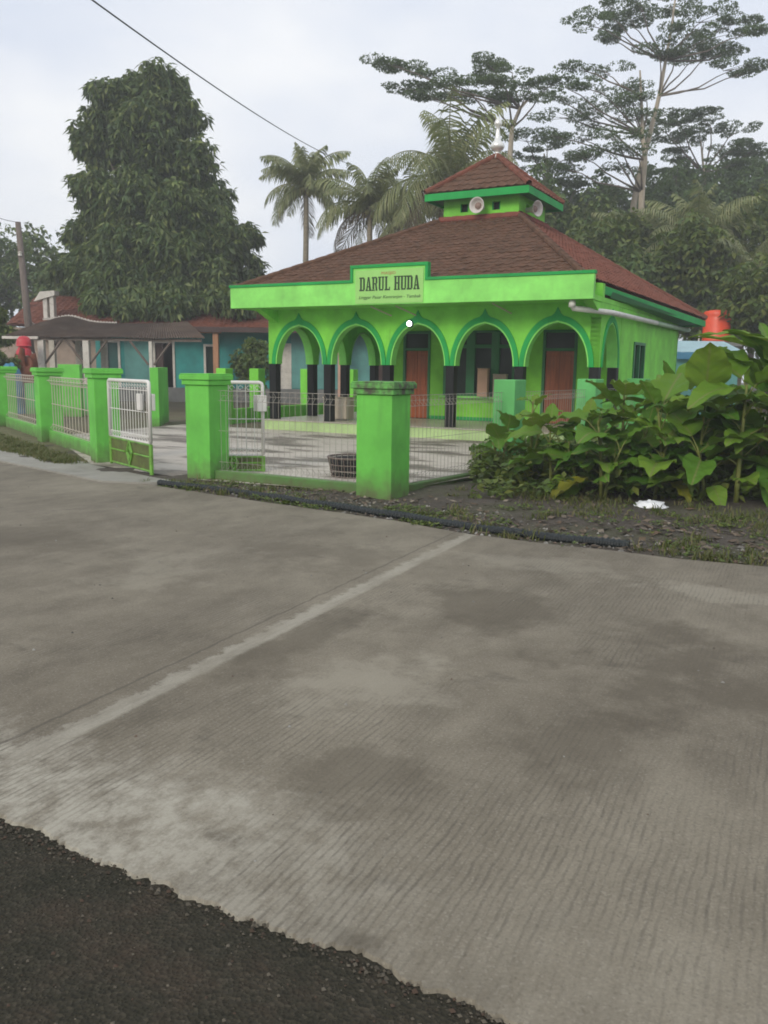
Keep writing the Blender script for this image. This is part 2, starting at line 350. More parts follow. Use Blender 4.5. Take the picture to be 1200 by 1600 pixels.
for (cx, cy, rx, ry, k) in ((2.45, -12.5, 0.6, 0.8, 0.55), (3.95, -13.2, 0.75, 0.8, 0.6), (3.05, -15.25, 0.4, 0.35, 0.5), (1.72, -13.9, 0.2, 1.3, 0.5), (3.7, -14.6, 0.5, 0.45, 0.45), (0.6, -11.6, 0.9, 0.7, 0.4), (-2.5, -12.6, 1.2, 0.6, 0.4), (3.55, -16.22, 0.13, 0.08, 0.9), (2.84, -15.95, 0.16, 0.06, 0.7)):
    c = mixc(t, math_(t, 'MULTIPLY', patch(cx, cy, rx, ry), k), c, (0.100, 0.084, 0.060))
for (cx, cy, rx, ry, k) in ((4.1, -11.2, 0.9, 0.3, 0.5), (2.55, -14.25, 0.45, 0.6, 0.5), (-0.4, -12.9, 0.5, 0.8, 0.35), (2.6, -10.9, 1.0, 0.35, 0.35)):
    c = mixc(t, math_(t, 'MULTIPLY', patch(cx, cy, rx, ry), k), c, (0.33, 0.30, 0.235))
# grooves run along y, about 3 cm apart, wobbling a little, worn away in places
xw = math_(t, 'ADD', math_(t, 'ADD', X, math_(t, 'MULTIPLY', Y, 0.045)), math_(t, 'MULTIPLY', nz3(t, coords(t, (1.5, 1.2, 1)), 2.5, 3), 0.05))
gr = math_(t, 'SINE', math_(t, 'MULTIPLY', xw, 2 * math.pi / 0.034))
rag = nz3(t, coords(t, (30, 5.0, 1)), 1.0, 5, 0.75)
wear = ramp(t, nz3(t, coords(t, (0.9, 0.5, 1)), 1.1, 4), [(0.42, (0, 0, 0)), (0.60, (1, 1, 1))])
g2 = math_(t, 'MULTIPLY', math_(t, 'MAXIMUM', math_(t, 'SUBTRACT', math_(t, 'ADD', gr, math_(t, 'MULTIPLY', math_(t, 'SUBTRACT', rag, 0.5), 4.2)), 0.30), 0.0), wear)
c = mixc(t, math_(t, 'MINIMUM', math_(t, 'MULTIPLY', g2, 0.40), 0.55), c, (0.085, 0.075, 0.062))
# pale cement along the joint and the near edge
jx = math_(t, 'SUBTRACT', X, math_(t, 'ADD', 1.28, math_(t, 'MULTIPLY', math_(t, 'ADD', Y, 9.9), -0.052)))
jn = math_(t, 'MULTIPLY', math_(t, 'SUBTRACT', nz3(t, v, 7.5, 9, 0.78), 0.5), 0.40)
jd = math_(t, 'ABSOLUTE', math_(t, 'ADD', math_(t, 'SUBTRACT', jx, 0.02), math_(t, 'MULTIPLY', jn, 0.6)))
jm = ramp(t, math_(t, 'SUBTRACT', jd, math_(t, 'MULTIPLY', jn, 0.35)), [(0.050, (1, 1, 1)), (0.085, (0, 0, 0))])
ed = math_(t, 'ADD', math_(t, 'SUBTRACT', math_(t, 'MULTIPLY', Y, -1), 15.45), math_(t, 'MULTIPLY', math_(t, 'SUBTRACT', nz3(t, v, 1.7, 9, 0.72), 0.5), 1.5))
xf = math_(t, 'SUBTRACT', 1.0, math_(t, 'MULTIPLY', math_(t, 'MAXIMUM', math_(t, 'SUBTRACT', X, 2.6), 0.0), 0.75))
em = math_(t, 'MULTIPLY', ramp(t, ed, [(0.15, (0, 0, 0)), (0.45, (1, 1, 1))]), math_(t, 'MAXIMUM', xf, 0.12))
blot = ramp(t, nz3(t, coords(t, (1.6, 1.0, 1)), 5.5, 9, 0.75), [(0.40, (0.15, 0.15, 0.15)), (0.56, (1, 1, 1))])
em = math_(t, 'MULTIPLY', em, blot)
em = math_(t, 'MULTIPLY', em, math_(t, 'SUBTRACT', 1.0, math_(t, 'MINIMUM', math_(t, 'MULTIPLY', g2, 0.6), 0.75)))
pale = math_(t, 'MAXIMUM', math_(t, 'MULTIPLY', jm, ramp(t, nz3(t, coords(t, (3, 0.8, 1)), 2.0, 6, 0.7), [(0.35, (0.25, 0.25, 0.25)), (0.6, (0.72, 0.72, 0.72))])), math_(t, 'MULTIPLY', em, 1.0))
c = mixc(t, pale, c, mixc(t, fine, (0.29, 0.268, 0.215), (0.46, 0.43, 0.355)))
stn = ramp(t, nz3(t, coords(t, (0.8, 1.5, 1)), 1.9, 7, 0.65), [(0.60, (0, 0, 0)), (0.70, (0.45, 0.45, 0.45))])
c = mixc(t, stn, c, (0.075, 0.064, 0.05))
crk = ramp(t, math_(t, 'ABSOLUTE', math_(t, 'ADD', math_(t, 'ADD', jx, 0.17), math_(t, 'MULTIPLY', math_(t, 'SUBTRACT', nz3(t, v, 5, 4), 0.5), 0.07))), [(0.006, (1, 1, 1)), (0.014, (0, 0, 0))])
c = mixc(t, math_(t, 'MULTIPLY', crk, 0.5), c, (0.07, 0.06, 0.05))
t.links.new(c, b.inputs['Base Color']); b.inputs['Roughness'].default_value = 0.88; b.inputs['Specular IOR Level'].default_value = 0.25
h = math_(t, 'ADD', math_(t, 'MULTIPLY', g2, -0.6), math_(t, 'ADD', math_(t, 'MULTIPLY', fine, 0.55), math_(t, 'MULTIPLY', pale, 0.4)))
bump(t, b, h, 0.55, 0.006); M['road'] = m

rnd = random.Random(3)
road = MB(); xs = []; x = -60.0
while x < 30:
    xs.append(x); x += 0.012 if 0.8 < x < 5.2 else (0.2 if -15 < x < 10 else 3)
top = []; bot = []
for x in xs:
    f = lerp_tab(EDGE, x) + (0.09 * noise.noise(Vector((x * 1.3, 0, 3))) if -20 < x < 12 else 0)
    n_ = -16.27 + 0.05 * noise.noise(Vector((x * 2.1, 5, 0))) + 0.035 * noise.noise(Vector((x * 9, 9, 0))) + 0.022 * noise.noise(Vector((x * 22, 9, 0))) + 0.018 * noise.noise(Vector((x * 55, 3, 0)))
    if 3.45 < x < 3.75: n_ += 0.05 * math.sin((x - 3.45) / 0.3 * math.pi)
    top.append((x, f)); bot.append((x, n_))
k = len(xs)
road.add([(x, y, 0.0) for x, y in bot] + [(x, y, 0.0) for x, y in top] + [(x, y - 0.02, -0.03) for x, y in bot] + [(x, y, -0.06) for x, y in top],
         [(i, i + 1, k + i + 1, k + i) for i in range(k - 1)] + [(2 * k + i, 2 * k + i + 1, i + 1, i) for i in range(k - 1)] + [(k + i, k + i + 1, 3 * k + i + 1, 3 * k + i) for i in range(k - 1)])
setting(road, 'concrete_road', M['road'])

m, t, b = new_mat('worn_asphalt'); v = coords(t)
vo = N(t, 'ShaderNodeTexVoronoi', Scale=75.0); t.links.new(v, vo.inputs['Vector'])
sc_ = t.nodes.new('ShaderNodeSeparateColor'); t.links.new(vo.outputs['Color'], sc_.inputs[0])
c = ramp(t, sc_.outputs[0], [(0.3, (0.024, 0.023, 0.016)), (0.75, (0.046, 0.042, 0.030)), (0.96, (0.085, 0.075, 0.055))])
c = mixc(t, 0.6, c, ramp(t, nz3(t, v, 2.2, 8, 0.7), [(0.3, (0.020, 0.023, 0.014)), (0.52, (0.046, 0.041, 0.029)), (0.72, (0.082, 0.056, 0.040))]))
t.links.new(c, b.inputs['Base Color']); b.inputs['Roughness'].default_value = 0.92; b.inputs['Specular IOR Level'].default_value = 0.15
bump(t, b, math_(t, 'ADD', vo.outputs['Distance'], nz3(t, v, 25, 6)), 0.9, 0.012); M['asphalt'] = m
setting(MB().add([(-60, -40, -0.012), (40, -40, -0.012), (40, -16.0, -0.012), (-60, -16.0, -0.012)], [(0, 1, 2, 3)]), 'asphalt_road', M['asphalt'])

m, t, b = new_mat('damp_soil'); v = coords(t)
c = ramp(t, nz3(t, v, 1.4, 8, 0.7), [(0.30, (0.030, 0.023, 0.016)), (0.5, (0.070, 0.054, 0.038)), (0.68, (0.115, 0.088, 0.062))])
c = mixc(t, ramp(t, nz3(t, v, 0.9, 6), [(0.46, (0, 0, 0)), (0.60, (0.7, 0.7, 0.7))]), c, (0.075, 0.090, 0.022))
c = mixc(t, 0.5, c, ramp(t, nz3(t, v, 28, 6, 0.75), [(0.3, (0.03, 0.024, 0.018)), (0.7, (0.16, 0.135, 0.11))]))
t.links.new(c, b.inputs['Base Color']); b.inputs['Roughness'].default_value = 0.95
bump(t, b, nz3(t, v, 22, 8, 0.75), 1.0, 0.04); M['soil'] = m
ground = MB(); ground.add([(-140, -50, -0.09), (140, -50, -0.09), (140, 150, -0.09), (-140, 150, -0.09)], [(0, 1, 2, 3)])
setting(ground, 'ground', M['soil'], site=False)

# soil verge between the road and the fence, gently uneven
def verge_h(x, y):
    e = lerp_tab(EDGE, x); d = y - e
    return -0.02 + min(1, max(0, d / 0.5)) * 0.045 + 0.03 * noise.noise(Vector((x * 1.1, y * 1.1, 0))) + 0.015 * noise.noise(Vector((x * 4, y * 4, 2)))
vb = MB(); nx, ny = 150, 26
for i in range(nx + 1):
    x = -11 + 22.0 * i / nx
    for j in range(ny + 1):
        e = lerp_tab(EDGE, x) - 0.04
        y = e + (j / ny) ** 1.15 * 7.0
        vb.v.append((x, y, verge_h(x, y) if j else -0.03))
for i in range(nx):
    for j in range(ny):
        a = i * (ny + 1) + j; vb.f.append((a, a + ny + 1, a + ny + 2, a + 1)); vb.m.append(0)
setting(vb, 'soil_verge', M['soil'], smooth=True)

# paved court with worn whitish and damp dark streaks
m, t, b = new_mat('worn_court_paving'); v = coords(t, (0.55, 1.5, 1))
s1 = nz3(t, v, 0.95, 7, 0.62)
c = ramp(t, s1, [(0.36, (0.090, 0.068, 0.052)), (0.45, (0.20, 0.160, 0.128)), (0.50, (0.54, 0.47, 0.405)), (0.70, (0.66, 0.59, 0.52))])
c = mixc(t, 0.25, c, ramp(t, nz3(t, coords(t), 9, 6, 0.7), [(0.3, (0.10, 0.085, 0.07)), (0.7, (0.5, 0.46, 0.42))]))
sp = t.nodes.new('ShaderNodeSeparateXYZ'); t.links.new(coords(t), sp.inputs[0])
dk = ramp(t, math_(t, 'ADD', sp.outputs['Y'], math_(t, 'MULTIPLY', nz3(t, coords(t), 3, 5), 0.5)), [(0.0, (0, 0, 0)), (1.0, (1, 1, 1))])
c = mixc(t, math_(t, 'MULTIPLY', dk, 0.0), c, (0.1, 0.08, 0.06))
t.links.new(c, b.inputs['Base Color']); b.inputs['Roughness'].default_value = 0.6
bump(t, b, nz3(t, coords(t), 30, 5), 0.2, 0.01); M['court'] = m
ct = MB()
ct.add([(-6.75, -7.75, 0.03), (-3.95, -8.3, 0.03), (-0.75, -8.15, 0.06), (0.0, -3.9, 0.10), (0.2, -0.2, 0.14), (-11.4, -0.2, 0.14), (-11.4, -4.6, 0.10)],
       [(0, 1, 2, 3, 4, 5, 6)])
setting(ct, 'paved_court', M['court'])
yd = MB(); yd.add([(-60, 22, 0.05), (-26, 3.0, 0.05), (-11.4, -4.6, 0.07), (-11.4, -0.2, 0.12), (0.2, -0.2, 0.12), (60, -0.2, 0.10), (60, 70, 0.25), (-60, 70, 0.25)], [(0, 1, 2, 3, 4, 5, 6, 7)])
m, t, b = new_mat('packed_yard_earth'); v = coords(t)
c = ramp(t, nz3(t, v, 0.5, 8, 0.7), [(0.35, (0.085, 0.068, 0.045)), (0.55, (0.12, 0.105, 0.055)), (0.7, (0.075, 0.10, 0.03))])
t.links.new(c, b.inputs['Base Color']); b.inputs['Roughness'].default_value = 0.95; bump(t, b, nz3(t, v, 12, 8), 0.6, 0.03); M['yard'] = m
setting(yd, 'yard_ground', M['yard'])
# smooth cement apron at the left, in front of the gate
ap = MB(); pts = [(-8.52, -8.22), (-7.26, -8.56), (-5.02, -9.16), (-4.43, -8.98), (-3.95, -8.62), (-4.7, -8.42), (-6.1, -7.96), (-6.75, -7.75), (-7.1, -7.48), (-8.16, -7.31), (-9.6, -6.9), (-12.4, -5.6), (-14.5, -5.4), (-14.5, -6.7), (-10.5, -7.6)]
ap.prism(pts, -0.05, 0.028)
setting(ap, 'cement_apron', plain('pale_cement_apron', (0.30, 0.285, 0.245), 0.85, 0.22, 1.2, 0.2, dirt=(0.14, 0.125, 0.10), dirt_amt=(0.55, 0.8)))

# ================================================================ MOSQUE
MQ = thing('mosque', 'bright lime green mosque with five ogee arches and a two-tier brown tiled roof', 'mosque', (-4.25, 0, 0))
ZF, ZS, ZT = 0.394, 1.816, 3.17         # porch floor, arch springing, porch ceiling
W, D, CW = 8.6, 9.05, 0.22
pf = MB(); pf.box(-8.66, 0.16, -0.24, 2.75, 0.0, ZF - 0.02); pf.box(-8.66, -6.5, 2.75, D, 0.0, ZF - 0.02)
fl = pf.build('porch_plinth', M['plinth'], MQ, bevel=0.012)
ff = MB(); ff.box(-8.66, 0.16, -0.262, 2.75, ZF - 0.017, ZF); ff.box(-8.66, -6.5, 2.75, D, ZF - 0.017, ZF)
ff.build('porch_floor', M['floor_tile'], fl)

AH, TH = 0.97, 0.15
def arch_in(u):                         # u in -1..1 -> height above springing, with a slight point
    return AH * (1 - abs(u) ** 2.1) ** 0.5 + 0.02 * max(0, 1 - abs(u) / 0.12)
def arcade(n, span, length, place, name, zt, parent, mirror=False):
    """n arches in a wall of thickness CW; place(s, d, z) maps along / depth / height to a point"""
    w = MB(); K = 40; a = (span - CW) / 2
    s0 = CW / 2
    def q(p): w.add(p, [(0, 1, 2, 3)])
    for i in range(n):
        c = CW + span * i + a
        prev = None
        for k in range(K + 1):
            u = -math.cos(math.pi * k / K); z = ZS + max(0.0, arch_in(u)) if abs(u) < 0.9999 else ZS
            s = c + u * a; cur = (s, z)
            if prev:
                (s1, z1), (s2, z2) = prev, cur
                q([place(s1, 0, z1), place(s2, 0, z2), place(s2, 0, zt), place(s1, 0, zt)])
                q([place(s2, CW, z2), place(s1, CW, z1), place(s1, CW, zt), place(s2, CW, zt)])
                q([place(s2, 0, z2), place(s1, 0, z1), place(s1, CW, z1), place(s2, CW, z2)])
            prev = cur
    for i in range(n + 1):
        l, r = span * i, span * i + CW
        for d, fl_ in ((0, False), (CW, True)):
            P = [place(l, d, ZS), place(r, d, ZS), place(r, d, zt), place(l, d, zt)]
            q(P[::-1] if fl_ else P)
        q([place(r, 0, ZS), place(l, 0, ZS), place(l, CW, ZS), place(r, CW, ZS)])
    E = n * span + CW
    q([place(0, CW, ZS), place(0, 0, ZS), place(0, 0, zt), place(0, CW, zt)])
    q([place(E, 0, ZS), place(E, CW, ZS), place(E, CW, zt), place(E, 0, zt)])
    wo = w.build('arcade_wall', M['paint'], parent)
    for i in range(n):
        c = CW + span * i + a; tb = MB(); inn, outr = [], []
        for k in range(K + 1):
            u = -math.cos(math.pi * k / K); zi = ZS + (arch_in(u) if abs(u) < 0.9999 else 0)
            inn.append((c + u * a, zi))
            uo = u; so = c + u * (a + CW / 2 - 0.004)
            zo = ZS + (AH + TH * 0.85) * (1 - abs(u) ** 2.1) ** 0.5 if abs(u) < 0.9999 else ZS
            x_ = abs(u * (a + CW / 2)); zo += 0.17 * max(0.0, 1 - x_ / 0.13) ** 1.8
            outr.append((so, zo))
        e = -0.03
        for k in range(K):
            (a1, b1), (a2, b2), (c1, d1), (c2, d2) = inn[k], inn[k + 1], outr[k], outr[k + 1]
            tb.quad(place(a1, e, b1), place(a2, e, b2), place(c2, e, d2), place(c1, e, d1))
            tb.quad(place(c1, e, d1), place(c2, e, d2), place(c2, 0.005, d2), place(c1, 0.005, d1))
            tb.quad(place(a2, e, b2), place(a1, e, b1), place(a1, 0.005, b1), place(a2, 0.005, b2))
        tb.build('arch_trim', M['trim'], wo)
        # pale inner lining of each arch, a thin raised fillet
        lb = MB()
        for k in range(K):
            (a1, b1), (a2, b2) = inn[k], inn[k + 1]
            sh = lambda s_, z_: (c + (s_ - c) * 0.955, ZS + (z_ - ZS) * 0.962)
            p1, p2 = sh(a1, b1), sh(a2, b2)
            lb.quad(place(*((p1[0], -0.012, p1[1]))), place(*((p2[0], -0.012, p2[1]))), place(a2, -0.012, b2), place(a1, -0.012, b1))
            lb.quad(place(p2[0], -0.012, p2[1]), place(p1[0], -0.012, p1[1]), place(p1[0], CW + 0.012, p1[1]), place(p2[0], CW + 0.012, p2[1]))
        lb.build('arch_lining', M['fascia'], wo)
    return wo
SP = (W - CW) / 5
arcade(5, SP, W, lambda s, d, z: (-W + s, d, z), 'front', ZT - 0.004, MQ)
def column(x, y, w=CW):
    cb = MB(); cb.box(x, x + w, y, y + w, ZF, ZS)
    return cb.build('column', M['black_tile'], MQ, bevel=0.008)
for i in range(6): column(-W + SP * i + 0.004, 0.004, CW - 0.008)
# left side arcade (open veranda), running back from the front corner column
SL = (D - CW) / 5
arcade(5, SL, D, lambda s, d, z: (-W + d + 0.003, D - s, z), 'side', ZT - 0.008, MQ)
for i in range(1, 6): column(-W + 0.004, SL * i + 0.004, CW - 0.008)
# right side: one arch between the corner column and the hall
wr = arcade(1, 1.56, 1.8, lambda s, d, z: (-d - 0.003, s, z), 'right', ZT - 0.006, MQ)
column(-CW + 0.004, 1.564, CW - 0.008)
pr = MB(); pr.box(-0.2, -0.02, CW + 0.01, 1.55, ZF, 0.98); pr.box(-0.23, 0.01, CW + 0.01, 1.55, 0.98, 1.05)
pr.build('porch_parapet', M['paint'], MQ, bevel=0.01)

# hall walls with openings (front hall wall at y = 2.85)
HB, HX0 = 2.85, -6.45
hw = MB()
def wall_x(mb, y0, y1, x0, x1, z0, z1, holes):
    xs = sorted({x0, x1} | {h[0] for h in holes} | {h[1] for h in holes}); zs = sorted({z0, z1} | {h[2] for h in holes} | {h[3] for h in holes})
    for a, b_ in zip(xs, xs[1:]):
        for c_, d_ in zip(zs, zs[1:]):
            if any(h[0] <= a and b_ <= h[1] and h[2] <= c_ and d_ <= h[3] for h in holes): continue
            mb.box(a, b_, y0, y1, c_, d_)
DO = [(-6.14, -5.32), (-2.18, -1.30)]
WI = (-4.92, -2.90)
holes = [(a, b_, ZF, 2.74) for a, b_ in DO] + [(WI[0], WI[1], 1.04, 2.74)]
wall_x(hw, HB, HB + 0.15, HX0, -0.15, ZF, ZT - 0.01, holes)
hw.build('hall_wall', M['inner'], MQ)
sw = MB(); sw.box(-0.15, 0.0, 1.79, 3.15, 0.0, ZT - 0.01); sw.box(-0.15, 0, 3.15, 4.39, 0, 1.15); sw.box(-0.15, 0, 3.15, 4.39, 2.45, ZT - 0.01); sw.box(-0.15, 0, 4.39, D, 0, ZT - 0.01)
sw.box(HX0, HX0 + 0.15, HB + 0.15, D - 0.15, ZF, ZT - 0.01); sw.box(HX0, 0, D - 0.15, D, 0, ZT - 0.01)
sw.build('side_wall', M['paint'], MQ)
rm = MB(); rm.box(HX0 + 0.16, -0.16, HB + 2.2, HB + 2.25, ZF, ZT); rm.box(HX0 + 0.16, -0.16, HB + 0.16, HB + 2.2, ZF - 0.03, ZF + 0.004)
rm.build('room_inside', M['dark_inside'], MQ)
sk = MB()
for a, b_ in ((HX0, DO[0][0]), (DO[0][1], DO[1][0]), (DO[1][1], -0.15)): sk.box(a + 0.003, b_ - 0.003, HB - 0.02, HB, ZF, ZF + 0.09)
sk.build('skirting', M['trim'], MQ)
for a, b_ in DO:
    fr = MB()
    fr.box(a, a + 0.07, HB - 0.03, HB + 0.12, ZF, 2.74); fr.box(b_ - 0.07, b_, HB - 0.03, HB + 0.12, ZF, 2.74)
    fr.box(a + 0.07, b_ - 0.07, HB - 0.03, HB + 0.12, 2.67, 2.74); fr.box(a + 0.07, b_ - 0.07, HB - 0.03, HB + 0.12, 2.22, 2.29)
    d = fr.build('door', M['frame_green'], MQ, bevel=0.006)
    mid_ = (a + b_) / 2
    for l, r in ((a + 0.075, mid_ - 0.004), (mid_ + 0.004, b_ - 0.075)):
        lf = MB(); lf.box(l, r, HB + 0.03, HB + 0.07, ZF + 0.01, 2.215); lf.build('door_leaf', M['wood_door'], d, bevel=0.006)
        pn = MB()
        for z0, z1 in ((0.55, 1.15), (1.28, 2.1)): pn.box(l + 0.07, r - 0.07, HB + 0.018, HB + 0.031, z0, z1)
        pn.build('door_panel', M['wood_door'], d, bevel=0.01)
    g = MB(); g.box(a + 0.07, b_ - 0.07, HB + 0.04, HB + 0.05, 2.29, 2.67); g.build('transom_pane', M['glass'], d)
fr = MB(); a, b_ = WI
for x0, x1 in ((a, a + 0.08), (-4.26, -4.02), (-3.56, -3.34), (b_ - 0.08, b_)): fr.box(x0, x1, HB - 0.03, HB + 0.12, 1.04, 2.74)
for x0, x1 in ((a + 0.08, -4.26), (-4.02, -3.56), (-3.34, b_ - 0.08)):
    for z0, z1 in ((1.04, 1.1), (2.29, 2.38), (2.68, 2.74)): fr.box(x0, x1, HB - 0.03, HB + 0.12, z0, z1)
wn_ = fr.build('window', M['frame_green'], MQ, bevel=0.005)
for x0, x1 in ((a + 0.08, -4.26), (-4.02, -3.56), (-3.34, b_ - 0.08)):
    for z0, z1 in ((1.1, 2.29), (2.38, 2.68)):
        g = MB(); g.box(x0, x1, HB + 0.05, HB + 0.056, z0, z1); g.build('pane', M['glass'], wn_)
sl = MB(); sl.box(a - 0.05, b_ + 0.05, HB - 0.16, HB - 0.031, 0.99, 1.04); sl.build('window_sill', M['fascia'], wn_, bevel=0.006)
fr = MB()
for y0, y1, z0, z1 in ((3.15, 3.23, 1.15, 2.45), (4.31, 4.39, 1.15, 2.45), (3.23, 4.31, 1.15, 1.22), (3.23, 4.31, 2.38, 2.45), (3.73, 3.80, 1.22, 2.38)): fr.box(-0.13, 0.03, y0, y1, z0, z1)
wn2 = fr.build('window', M['frame_green'], MQ, bevel=0.005)
for y0, y1 in ((3.23, 3.73), (3.80, 4.31)):
    g = MB(); g.box(-0.06, -0.054, y0, y1, 1.22, 2.38); g.build('pane', M['glass'], wn2)

# porch ceiling, canopy slab, fascia
cl = MB(); cl.box(-9.0, 0.02, -0.79, 0.0, ZT - 0.006, ZT + 0.10); cl.box(-9.0, 0.0, 0.0, D, ZT, ZT + 0.10)
cl.build('ceiling_slab', M['paint'], MQ)
br = MB()
for x in (-8.35, -6.6, -5.1, -3.4, -1.7, -0.2):
    br.prism([(0, 0)] * 0 or [(x, -0.55), (x + 0.07, -0.55), (x + 0.07, -0.001), (x, -0.001)], 3.02, ZT - 0.007)
for i, (x) in enumerate(()): pass
fa = MB()
SX0, SX1, SZ = -5.60, -3.62, 4.05
fa.box(-9.09, 0.05, -0.92, -0.80, 3.165, 3.66)
fo = fa.build('fascia', M['fascia'], MQ, bevel=0.008)
ft = MB()
ft.box(-9.11, SX0 - 0.001, -0.945, -0.79, 3.66, 3.725); ft.build('fascia_trim', M['trim'], fo, bevel=0.006)
ft = MB(); ft.box(SX1 + 0.001, 0.07, -0.945, -0.79, 3.66, 3.725); ft.build('fascia_trim', M['trim'], fo, bevel=0.006)
pa = MB(); pa.box(SX0 + 0.07, SX1 - 0.07, -0.915, -0.802, 3.661, SZ - 0.07); pa.build('sign_parapet', M['fascia'], fo)
pt = MB(); pt.box(SX0, SX0 + 0.07, -0.945, -0.79, 3.66, SZ - 0.07); pt.box(SX1 - 0.07, SX1, -0.945, -0.79, 3.66, SZ - 0.07); pt.box(SX0, SX1, -0.945, -0.79, SZ - 0.07, SZ)
pt.build('parapet_trim', M['trim'], fo, bevel=0.006)
# gusset walls that close the canopy at both ends, braces under it
for x0 in (-8.5, -0.20):
    gs = MB(); y_ = 0.0
    gs.add([(x0, y_, 2.85), (x0, -0.78, ZT - 0.008), (x0, y_, ZT - 0.008), (x0 + 0.2, y_, 2.85), (x0 + 0.2, -0.78, ZT - 0.008), (x0 + 0.2, y_, ZT - 0.008)],
           [(0, 2, 1), (3, 4, 5), (0, 1, 4, 3), (0, 3, 5, 2), (1, 2, 5, 4)])
    gs.build('canopy_bracket', M['paint'], MQ)
for x in (-5.0, -4.35, -2.0):
    bb = MB(); bb.tube([(x, -0.02, 2.97), (x - 0.18, -0.7, ZT - 0.03)], 0.018, 6); bb.build('brace', M['cream'], MQ)
gb = MB(); gb.add([(-0.42, -0.02, ZT + 0.1), (0.0, -0.02, ZT + 0.1), (0.0, -0.02, 3.55), (-0.42, -0.02, 3.6), (-0.42, 0.16, ZT + 0.1), (0.0, 0.16, ZT + 0.1), (0.0, 0.16, 3.55), (-0.42, 0.16, 3.6)],
       [(0, 1, 2, 3), (5, 4, 7, 6), (1, 5, 6, 2), (4, 0, 3, 7), (3, 2, 6, 7)])
gb.build('eave_wall', M['paint'], MQ)

# tiled pyramid roofs
def tiled_face(A, B, C, Dp, tw, th, mat, parent, jit=0.006):
    """A-B eave (left to right seen from outside), Dp-C top edge; fills the trapezoid with separate curved tiles"""
    A, B, C, Dp = map(Vector, (A, B, C, Dp)); ux = (B - A); L = ux.length; ux.normalize()
    mid0, mid1 = (A + B) / 2, (C + Dp) / 2; uy = mid1 - mid0; uy -= ux * uy.dot(ux); Hh = uy.length; uy.normalize(); un = ux.cross(uy).normalized()
    la, lb = (Dp - A).dot(ux), (C - A).dot(ux)
    mb = MB(); rows = int(Hh / th) + 1; r_ = random.Random(int(L * 1000) + int(A.x * 77))
    prof = ((0, 0.010), (0.22, 0.0), (0.5, 0.004), (0.74, 0.026), (1.0, 0.010))
    for j in range(rows):
        y0 = j * th; y1 = min(y0 + th * 1.12, Hh)
        f = min(1, y0 / Hh); xl, xr = la * f, L + (lb - L) * f
        f1 = min(1, (y0 + th) / Hh); xl1, xr1 = la * f1, L + (lb - L) * f1
        n0 = int(math.floor(xl / tw)); n1 = int(math.ceil(xr / tw))
        for i in range(n0, n1):
            if (i + 1) * tw < xl + 0.02 or i * tw > xr - 0.02: continue
            lift = r_.uniform(-jit, jit); sk_ = r_.uniform(-0.008, 0.008)
            vs = []
            for yy, base, fx in ((y0, 0.030, 0), (y1, 0.012, 1)):
                ff_ = min(1, yy / Hh); cl_, cr_ = la * ff_, L + (lb - L) * ff_
                for px_, pz in prof:
                    xx = min(max((i + px_) * tw + sk_ * (1 - fx), cl_), cr_)
                    vs.append(A + ux * xx + uy * yy + un * (base + pz + lift))
            for px_, pz in prof:
                ff_ = min(1, y0 / Hh); cl_, cr_ = la * ff_, L + (lb - L) * ff_
                xx = min(max((i + px_) * tw + sk_, cl_), cr_)
                vs.append(A + ux * xx + uy * y0 + un * (pz + lift + 0.012))
            mb.add(vs, [(k_, k_ + 1, k_ + 6, k_ + 5) for k_ in range(4)] + [(10 + k_, 11 + k_, k_ + 1, k_) for k_ in range(4)])
    o = mb.build('roof_tile', mat, parent); o['kind'] = 'stuff'; return o
def caps(A, B, r, mat, parent, step=0.32):
    A, B = Vector(A), Vector(B); n = max(1, int((B - A).length / step)); d = (B - A) / n; q = d.to_track_quat('Z', 'Y').to_matrix().to_4x4()
    mb = MB()
    for i in range(n):
        p = A + d * i
        mb.lathe([(r * 1.12, -0.02), (r * 1.1, d.length * 0.5), (r * 0.92, d.length * 1.06)], 9, Matrix.Translation(p) @ q)
    o = mb.build('ridge_cap', mat, parent); return o
CX, CY = -4.25, 4.525
HI, ZI = 1.12, 5.62
e = [(-9.12, -0.77, 3.62), (-0.22, -0.77, 3.64), (0.68, 9.46, 3.32), (-9.15, 9.46, 3.32)]
u = [(CX - HI, CY - HI, ZI), (CX + HI, CY - HI, ZI), (CX + HI, CY + HI, ZI), (CX - HI, CY + HI, ZI)]
dn = lambda p, k: (p[0], p[1], p[2] - k)
rb = MB(); rb.add([dn(p, 0.06) for p in e] + [dn(p, 0.06) for p in u], [(0, 1, 5, 4), (1, 2, 6, 5), (2, 3, 7, 6), (3, 0, 4, 7), (4, 5, 6, 7)])
rf = rb.build('main_roof', M['tile_side'], MQ)
for i in range(4):
    j = (i + 1) % 4
    tiled_face(e[i], e[j], u[j], u[i], 0.21, 0.21, M['tile_front'] if i in (0, 3) else M['tile_side'], rf, 0.007)
    caps(Vector(e[i]) + Vector((0, 0, 0.04)), Vector(u[i]) + Vector((0, 0, 0.04)), 0.075, M['tile_front'] if i < 2 else M['tile_side'], rf)
    caps(Vector(u[i]) + Vector((0, 0, 0.05)), Vector(u[j]) + Vector((0, 0, 0.05)), 0.085, M['ridge'], rf)
def eave(A, B, mat, name, h, dz, par):
    A, B = Vector(A), Vector(B); sd = (B - A).cross(Vector((0, 0, 1))).normalized() * 0.02; z0, z1 = Vector((0, 0, -dz - h)), Vector((0, 0, -dz)); mb = MB()
    mb.add([A - sd + z0, A + sd + z0, B + sd + z0, B - sd + z0, A - sd + z1, A + sd + z1, B + sd + z1, B - sd + z1], [(0, 1, 2, 3), (7, 6, 5, 4), (0, 4, 5, 1), (1, 5, 6, 2), (2, 6, 7, 3), (3, 7, 4, 0)])
    return mb.build(name, mat, par)
